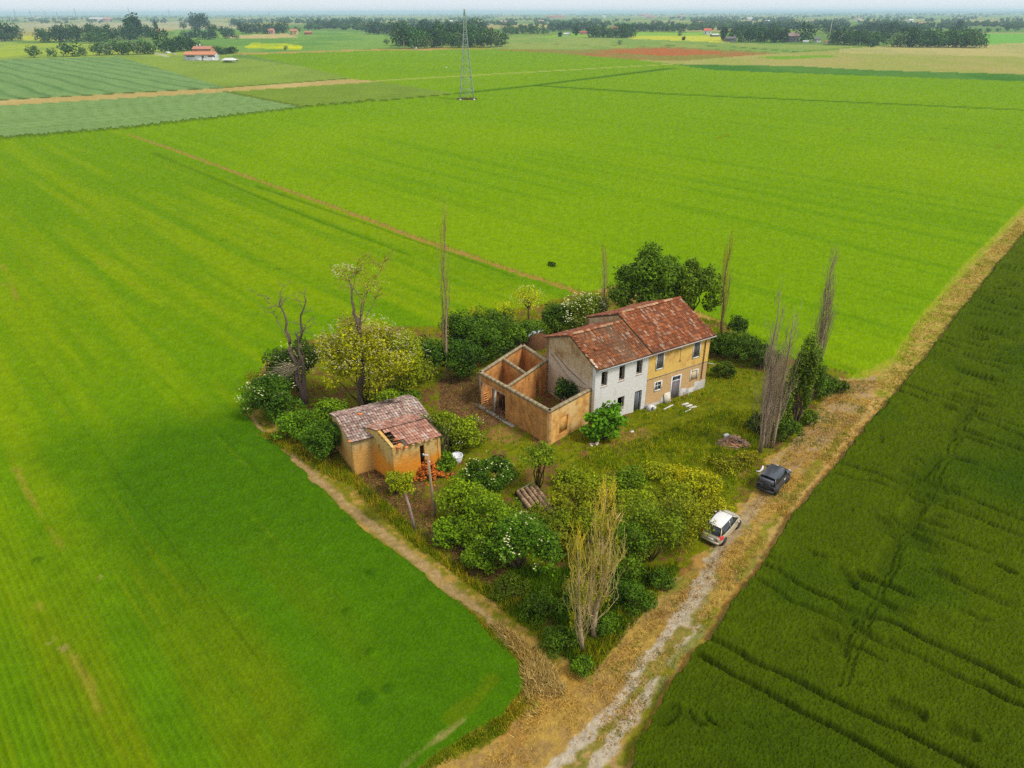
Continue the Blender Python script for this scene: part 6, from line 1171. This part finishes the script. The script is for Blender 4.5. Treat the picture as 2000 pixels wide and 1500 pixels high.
litter('fallen_leaves', [(690, 930), (770, 900), (850, 880), (1000, 820), (940, 730), (860, 740), (860, 800), (830, 960), (870, 1100), (960, 1150), (980, 1120), (900, 1000), (860, 1080), (800, 1040), (720, 985)], 9000, .09, [S(150, 110, 70), S(120, 84, 50), S(176, 134, 90), S(104, 100, 30)], 8, 'brown fallen leaves and dry stalks round the sheds and pole')

# ------------------------------------------------------------------ trees and woods out in the plain
def far_tree_mesh(seed, kind='round'):
    g = random.Random(seed); R3 = {'round': (.56, .56, .49), 'tall': (.28, .28, .52), 'cypress': (.13, .13, .52), 'low': (.68, .55, .5)}[kind]; zc = {'round': .50, 'tall': .50, 'cypress': .5, 'low': .40}[kind]
    V, Q, C_, lc = leaves((0, 0, zc), R3, 620, .055, (.36, .50, 2.2), seed=seed, lumps=20, shell=.35, yellow=0, lump_r=(.34, .55), var=.2, bottom=-1); m = MB(); m.add(V, Q, col=C_); m2 = MB(); m2.tube([(0, 0, 0), (.01, 0, .25), (0, .01, .5)], [.03, .022, .012], 5, (.9, .7, .55)); return m, m2
M_ft = {}
def far_leaf_mat(key, col):
    if key in M_ft: return M_ft[key]
    m, n, b = newmat('far_leaf_' + key); at = n.nodes.new('ShaderNodeAttribute'); at.attribute_name = 'Col'; oi = n.nodes.new('ShaderNodeObjectInfo'); mr = n.nodes.new('ShaderNodeMapRange'); mr.inputs[3].default_value = .7; mr.inputs[4].default_value = 1.3; n.links.new(oi.outputs['Random'], mr.inputs[0])
    a = n.nodes.new('ShaderNodeVectorMath'); a.operation = 'MULTIPLY'; a.inputs[1].default_value = tuple(np.array(col) * np.array([1.3, 1.3, 1.45])); n.links.new(at.outputs['Color'], a.inputs[0]); s_ = n.nodes.new('ShaderNodeVectorMath'); s_.operation = 'SCALE'; n.links.new(a.outputs[0], s_.inputs[0]); n.links.new(mr.outputs[0], s_.inputs['Scale']); n.links.new(s_.outputs[0], b.inputs['Base Color']); b.inputs['Roughness'].default_value = .9; b.inputs['Specular IOR Level'].default_value = .1  # lifted and pushed to blue: distance haze painted into the crown colour
    M_ft[key] = m; return m
FT = {}
def far_tree(px_, py_, hpx, kind='round', key='dark', label='', group=None, wk=1.0):
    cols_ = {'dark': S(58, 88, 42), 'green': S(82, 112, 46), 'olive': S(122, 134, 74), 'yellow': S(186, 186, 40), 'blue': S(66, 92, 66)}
    v = rnd.randrange(4); k_ = (kind, key, v)
    if k_ not in FT:
        ms = far_tree_mesh(hash_(k_), kind); a_ = ms[0].build('crown', far_leaf_mat(key, cols_[key])); b_ = ms[1].build('trunk', M_bark); FT[k_] = (a_.data, b_.data); bpy.data.objects.remove(a_); bpy.data.objects.remove(b_)
    X, Y = G(px_, py_); k = (Y * cP + CAMH * sP) / FPX; h = hpx * k
    o = bpy.data.objects.new('far_tree', None); sc.collection.objects.link(o); o.location = (X, Y, 0)
    for nm_, d_ in (('crown', FT[k_][0]), ('trunk', FT[k_][1])): c_ = bpy.data.objects.new(nm_, d_); sc.collection.objects.link(c_); c_.parent = o
    o.scale = (h * wk, h * wk, h); o.rotation_euler = (0, 0, rnd.uniform(0, 6.28)); tag(o, label, 'tree', group); return o
def hash_(k): return sum(ord(c) * (i + 3) for i, c in enumerate(str(k))) % 9973
def row(x0, x1, y0, y1, n, h, kind, key, label, group, jit=.18, wk=1.0):
    for i in range(n):
        f = (i + .5) / n; far_tree(x0 + (x1 - x0) * f + rnd.uniform(-2, 2), y0 + (y1 - y0) * f + rnd.uniform(-.8, .8), h * rnd.uniform(1 - jit, 1 + jit), kind, key if isinstance(key, str) else key[i % len(key)], (ORD[i] + ' from left of the ' + label[11:]) if label.startswith('one of the ') else ORD[i] + ' from left, ' + label, group, wk)
far_tree(68, 113, 23, 'round', 'green', 'round dark green tree standing alone at the edge of the striped field', None, 1.15); far_tree(104, 112, 18, 'round', 'green', 'small round tree, second along the edge of the striped field'); far_tree(143, 111, 31, 'round', 'green', 'large round tree, third along the edge of the striped field', None, 1.25); far_tree(163, 110, 18, 'round', 'olive', 'thin yellowish bush touching the large round tree')
row(182, 306, 109, 106, 8, 27, 'round', ('green', 'olive', 'green', 'green'), 'one of the trees in the hedge row left of the white farmhouse', 'hedge row by the striped field', .12, 1.0)
row(-8, 42, 82, 79, 4, 30, 'round', 'dark', 'one of the dark trees at the left edge of the photo', 'dark trees at the left edge', .15, .95)
row(78, 268, 84, 78, 15, 30, 'round', ('dark', 'green', 'dark', 'blue'), 'one of the dark trees in the long belt beyond the yellow green field', 'tree belt beyond the left field', .16, .85); row(165, 210, 86, 86, 4, 20, 'round', ('olive', 'green'), 'smaller tree before the long belt', 'small trees before the long belt')
row(254, 270, 76, 76, 2, 40, 'tall', 'dark', 'one of the two tall trees rising out of the left belt', 'pair of tall trees', .05, 1.3); far_tree(178, 60, 15, 'round', 'olive', 'hazy olive tree alone on the tan field'); far_tree(308, 69, 27, 'cypress', 'dark', 'dark narrow cypress next to the narrow pink house'); row(270, 300, 74, 74, 3, 24, 'round', 'dark', 'one of the trees left of the dark cypress', 'trees by the cypress')
far_tree(318, 102, 44, 'round', 'dark', 'large dark tree left behind the white farmhouse', None, .75); row(330, 384, 103, 98, 5, 26, 'round', 'dark', 'one of the dark trees right behind the white farmhouse', 'dark trees behind the white farmhouse'); row(414, 462, 107, 106, 5, 14, 'low', ('dark', 'green'), 'dark shrub in the row right of the white farmhouse', 'shrubs right of the white farmhouse', .15, 1.3); row(438, 462, 121, 120, 3, 7, 'low', 'dark', 'low shrub under the white canopy', 'shrubs under the canopy', .1, 1.5)
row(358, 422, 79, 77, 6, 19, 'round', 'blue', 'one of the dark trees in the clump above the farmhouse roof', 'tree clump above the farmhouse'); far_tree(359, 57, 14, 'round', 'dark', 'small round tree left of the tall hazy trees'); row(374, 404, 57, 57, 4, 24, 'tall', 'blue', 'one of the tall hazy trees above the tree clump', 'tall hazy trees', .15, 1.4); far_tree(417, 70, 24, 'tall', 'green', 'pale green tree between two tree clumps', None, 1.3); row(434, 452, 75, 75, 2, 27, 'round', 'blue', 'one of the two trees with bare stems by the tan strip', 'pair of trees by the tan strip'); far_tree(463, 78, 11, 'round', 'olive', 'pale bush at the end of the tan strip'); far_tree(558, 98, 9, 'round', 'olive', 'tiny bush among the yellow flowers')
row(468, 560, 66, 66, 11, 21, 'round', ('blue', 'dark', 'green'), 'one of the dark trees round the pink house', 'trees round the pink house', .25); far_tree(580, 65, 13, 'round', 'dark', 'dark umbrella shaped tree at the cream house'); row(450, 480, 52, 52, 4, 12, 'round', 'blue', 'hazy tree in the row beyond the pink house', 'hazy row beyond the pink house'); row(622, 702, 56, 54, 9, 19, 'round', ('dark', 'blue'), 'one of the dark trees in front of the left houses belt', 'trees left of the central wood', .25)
row(716, 790, 68, 66, 8, 22, 'round', ('blue', 'dark'), 'dark tree behind the orange walled house', 'trees behind the orange house', .2)
far_tree(790, 95, 46, 'round', 'dark', 'tallest tree at the left end of the central wood', None, .8); row(806, 985, 95, 92, 11, 32, 'round', ('green', 'olive', 'dark', 'green'), 'one of the trees of the central wood behind the pylon', 'central wood behind the pylon', .2, 1.05); row(775, 960, 90, 88, 11, 36, 'round', ('dark', 'dark', 'green'), 'back row tree of the central wood behind the pylon', 'back row of the central wood', .14); row(868, 945, 72, 70, 9, 28, 'round', ('blue', 'dark'), 'hazy tree above the central wood', 'hazy trees above the central wood', .15); row(805, 868, 70, 72, 6, 26, 'round', ('blue', 'dark'), 'hazy tree left above the central wood', 'hazy trees above the wood, left part')
far_tree(756, 88, 12, 'round', 'olive', 'small pale bush left of the central wood'); row(985, 1055, 68, 66, 8, 17, 'round', ('dark', 'green'), 'tree in the low belt right of the pylon', 'low belt right of the pylon', .2); far_tree(1064, 67, 16, 'round', 'dark', 'single dark round tree at the end of the low belt'); far_tree(1094, 72, 10, 'cypress', 'dark', 'tiny dark conifer left of the white shed', None, 3); far_tree(1125, 70, 18, 'tall', 'dark', 'pointed dark tree behind the red roofed house', None, 1.6)
row(1150, 1240, 74, 74, 10, 19, 'round', ('dark', 'green', 'dark'), 'garden tree round the two storey white house', 'garden trees round the white house', .25); far_tree(1219, 74, 26, 'round', 'dark', 'tall dark tree right of the two storey white house'); far_tree(1210, 88, 9, 'round', 'olive', 'lone small pale tree in the field below the white house'); far_tree(1335, 79, 8, 'cypress', 'dark', 'tiny dark conifer in the yellow field', None, 3); far_tree(1327, 71, 11, 'round', 'olive', 'small pale tree at the upper edge of the yellow field')
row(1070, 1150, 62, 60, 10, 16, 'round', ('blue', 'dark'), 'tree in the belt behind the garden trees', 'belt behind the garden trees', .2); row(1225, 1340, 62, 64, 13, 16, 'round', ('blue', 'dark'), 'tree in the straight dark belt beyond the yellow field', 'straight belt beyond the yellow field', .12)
far_tree(1412, 80, 27, 'cypress', 'dark', 'dark conifer left of the grey gabled house', None, 2.0); far_tree(1433, 81, 26, 'round', 'dark', 'dark tree touching the grey gabled house'); row(1446, 1520, 83, 83, 7, 29, 'round', ('green', 'dark', 'green'), 'tree in the clump between the two grey houses', 'clump between the grey houses', .14, 1.0); far_tree(1528, 84, 27, 'tall', 'dark', 'narrow dark tree left against the grey two storey house', None, 1.5); far_tree(1543, 74, 17, 'round', 'yellow', 'bright yellow green tree behind the grey two storey house'); far_tree(1572, 83, 40, 'round', 'dark', 'big dark tree right of the grey two storey house', None, .85)
far_tree(1637, 84, 24, 'round', 'yellow', 'yellow green tree just right of the mast'); row(1625, 1722, 88, 90, 9, 30, 'round', ('green', 'dark', 'olive', 'green'), 'tree in the mixed clump right of the mast', 'mixed clump right of the mast', .16, 1.0); far_tree(1733, 79, 33, 'round', 'dark', 'dark tree rising between the two right hand woods'); row(1742, 1918, 92, 94, 20, 29, 'round', ('dark', 'olive', 'green', 'dark'), 'tree of the long straight wood at the right', 'long straight wood at the right', .12, 1.0); row(1750, 1905, 86, 88, 16, 30, 'round', ('dark', 'green'), 'back row tree of the long straight wood', 'back row of the straight wood', .1)
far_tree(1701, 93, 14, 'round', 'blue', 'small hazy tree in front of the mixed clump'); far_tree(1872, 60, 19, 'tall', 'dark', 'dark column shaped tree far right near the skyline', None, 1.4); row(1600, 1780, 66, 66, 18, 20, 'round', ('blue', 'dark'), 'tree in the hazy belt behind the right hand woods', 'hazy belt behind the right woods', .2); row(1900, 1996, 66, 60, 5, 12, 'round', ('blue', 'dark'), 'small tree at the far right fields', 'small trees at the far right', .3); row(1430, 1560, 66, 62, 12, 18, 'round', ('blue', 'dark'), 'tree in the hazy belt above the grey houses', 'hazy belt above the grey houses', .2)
# woods too far to pick apart
ICO = None
def ico():
    import bmesh
    b = bmesh.new(); bmesh.ops.create_icosphere(b, subdivisions=1, radius=1); V = np.array([v.co[:] for v in b.verts]); T = np.array([[v.index for v in f.verts] for f in b.faces]); b.free(); return V, T
IV, IT = ico()
def wood(label, n, ypx, xr, h, seed, dens=.5, clumpy=.46):
    g = np.random.default_rng(seed); m = MB(); k = 0; tries = 0
    while k < n and tries < n * 20:
        tries += 1; px_ = g.uniform(*xr); py_ = ypx[0] + (ypx[1] - ypx[0]) * g.random() ** 1.0
        if float(vn(np.array(px_ / 38.0), np.array(py_ / 3.2), seed)) < clumpy: continue
        X, Y = G(px_, py_); hh = h * g.uniform(.55, 1.15); w = hh * g.uniform(.5, 1.1)
        for q in range(2):
            V = IV * (1 + .22 * g.normal(size=(len(IV), 1))) * np.array([w * .6, w * .6, hh * .52]) * (1 if q == 0 else .7) + np.array([X + q * g.uniform(-w, w), Y + q * g.uniform(-w, w), hh * (.5 if q == 0 else .35)])
            m.add(V, None, IT, col=S(58, 88, 40) * g.uniform(.55, 1.35))
        k += 1
    return tag(m.build('woodland', M_ftw), label, 'woods', kind='stuff')
M_ftw = vmat('far_wood', .95, .12, .3, 0, 8, .05)
wood('hazy blue green woods stretched along the left horizon', 620, (31, 46), (-120, 700), 13, 1, clumpy=.36); wood('hazy woods and gardens between the far houses in the middle', 950, (30, 60), (600, 1420), 11, 2, clumpy=.50); wood('hazy dark woods along the right horizon', 1000, (29.5, 58), (1350, 2130), 12, 3, clumpy=.48)
wood('skyline of far woods, a thin blue line under the sky', 900, (26.6, 31), (-150, 2150), 17, 4, clumpy=.22); 
g = np.random.default_rng(12); m = MB()
for x in np.linspace(1150, 2150, 160):
    X, Y = G(x, 26.2); hh = (20 + 16 * float(vn(np.array(x / 60), np.array(1.0), 3))) * (1 if x > 1300 else .8); V = IV * (1 + .1 * g.normal(size=(len(IV), 1))) * np.array([220, 120, hh]) + np.array([X, Y, 2]); m.add(V, None, IT, col=S(60, 92, 50) * g.uniform(.9, 1.1))
tag(m.build('hills', M_ftw), kind='structure')

# ------------------------------------------------------------------ air
hz = MB(); hz.box(-27000, 27000, -9500, 32000, -1.7, 62.0)
HM = bpy.data.materials.new('air'); HM.use_nodes = True; n_ = HM.node_tree; n_.nodes.clear(); o_ = n_.nodes.new('ShaderNodeOutputMaterial'); pv = n_.nodes.new('ShaderNodeVolumePrincipled')
pv.inputs['Color'].default_value = (.60, .79, 1.0, 1); pv.inputs['Density'].default_value = 0.00012; pv.inputs['Anisotropy'].default_value = 0.2; n_.links.new(pv.outputs[0], o_.inputs['Volume'])
hzo = hz.build('haze', HM); tag(hzo, kind='stuff'); hzo['label'] = 'pale blue summer haze over the plain'
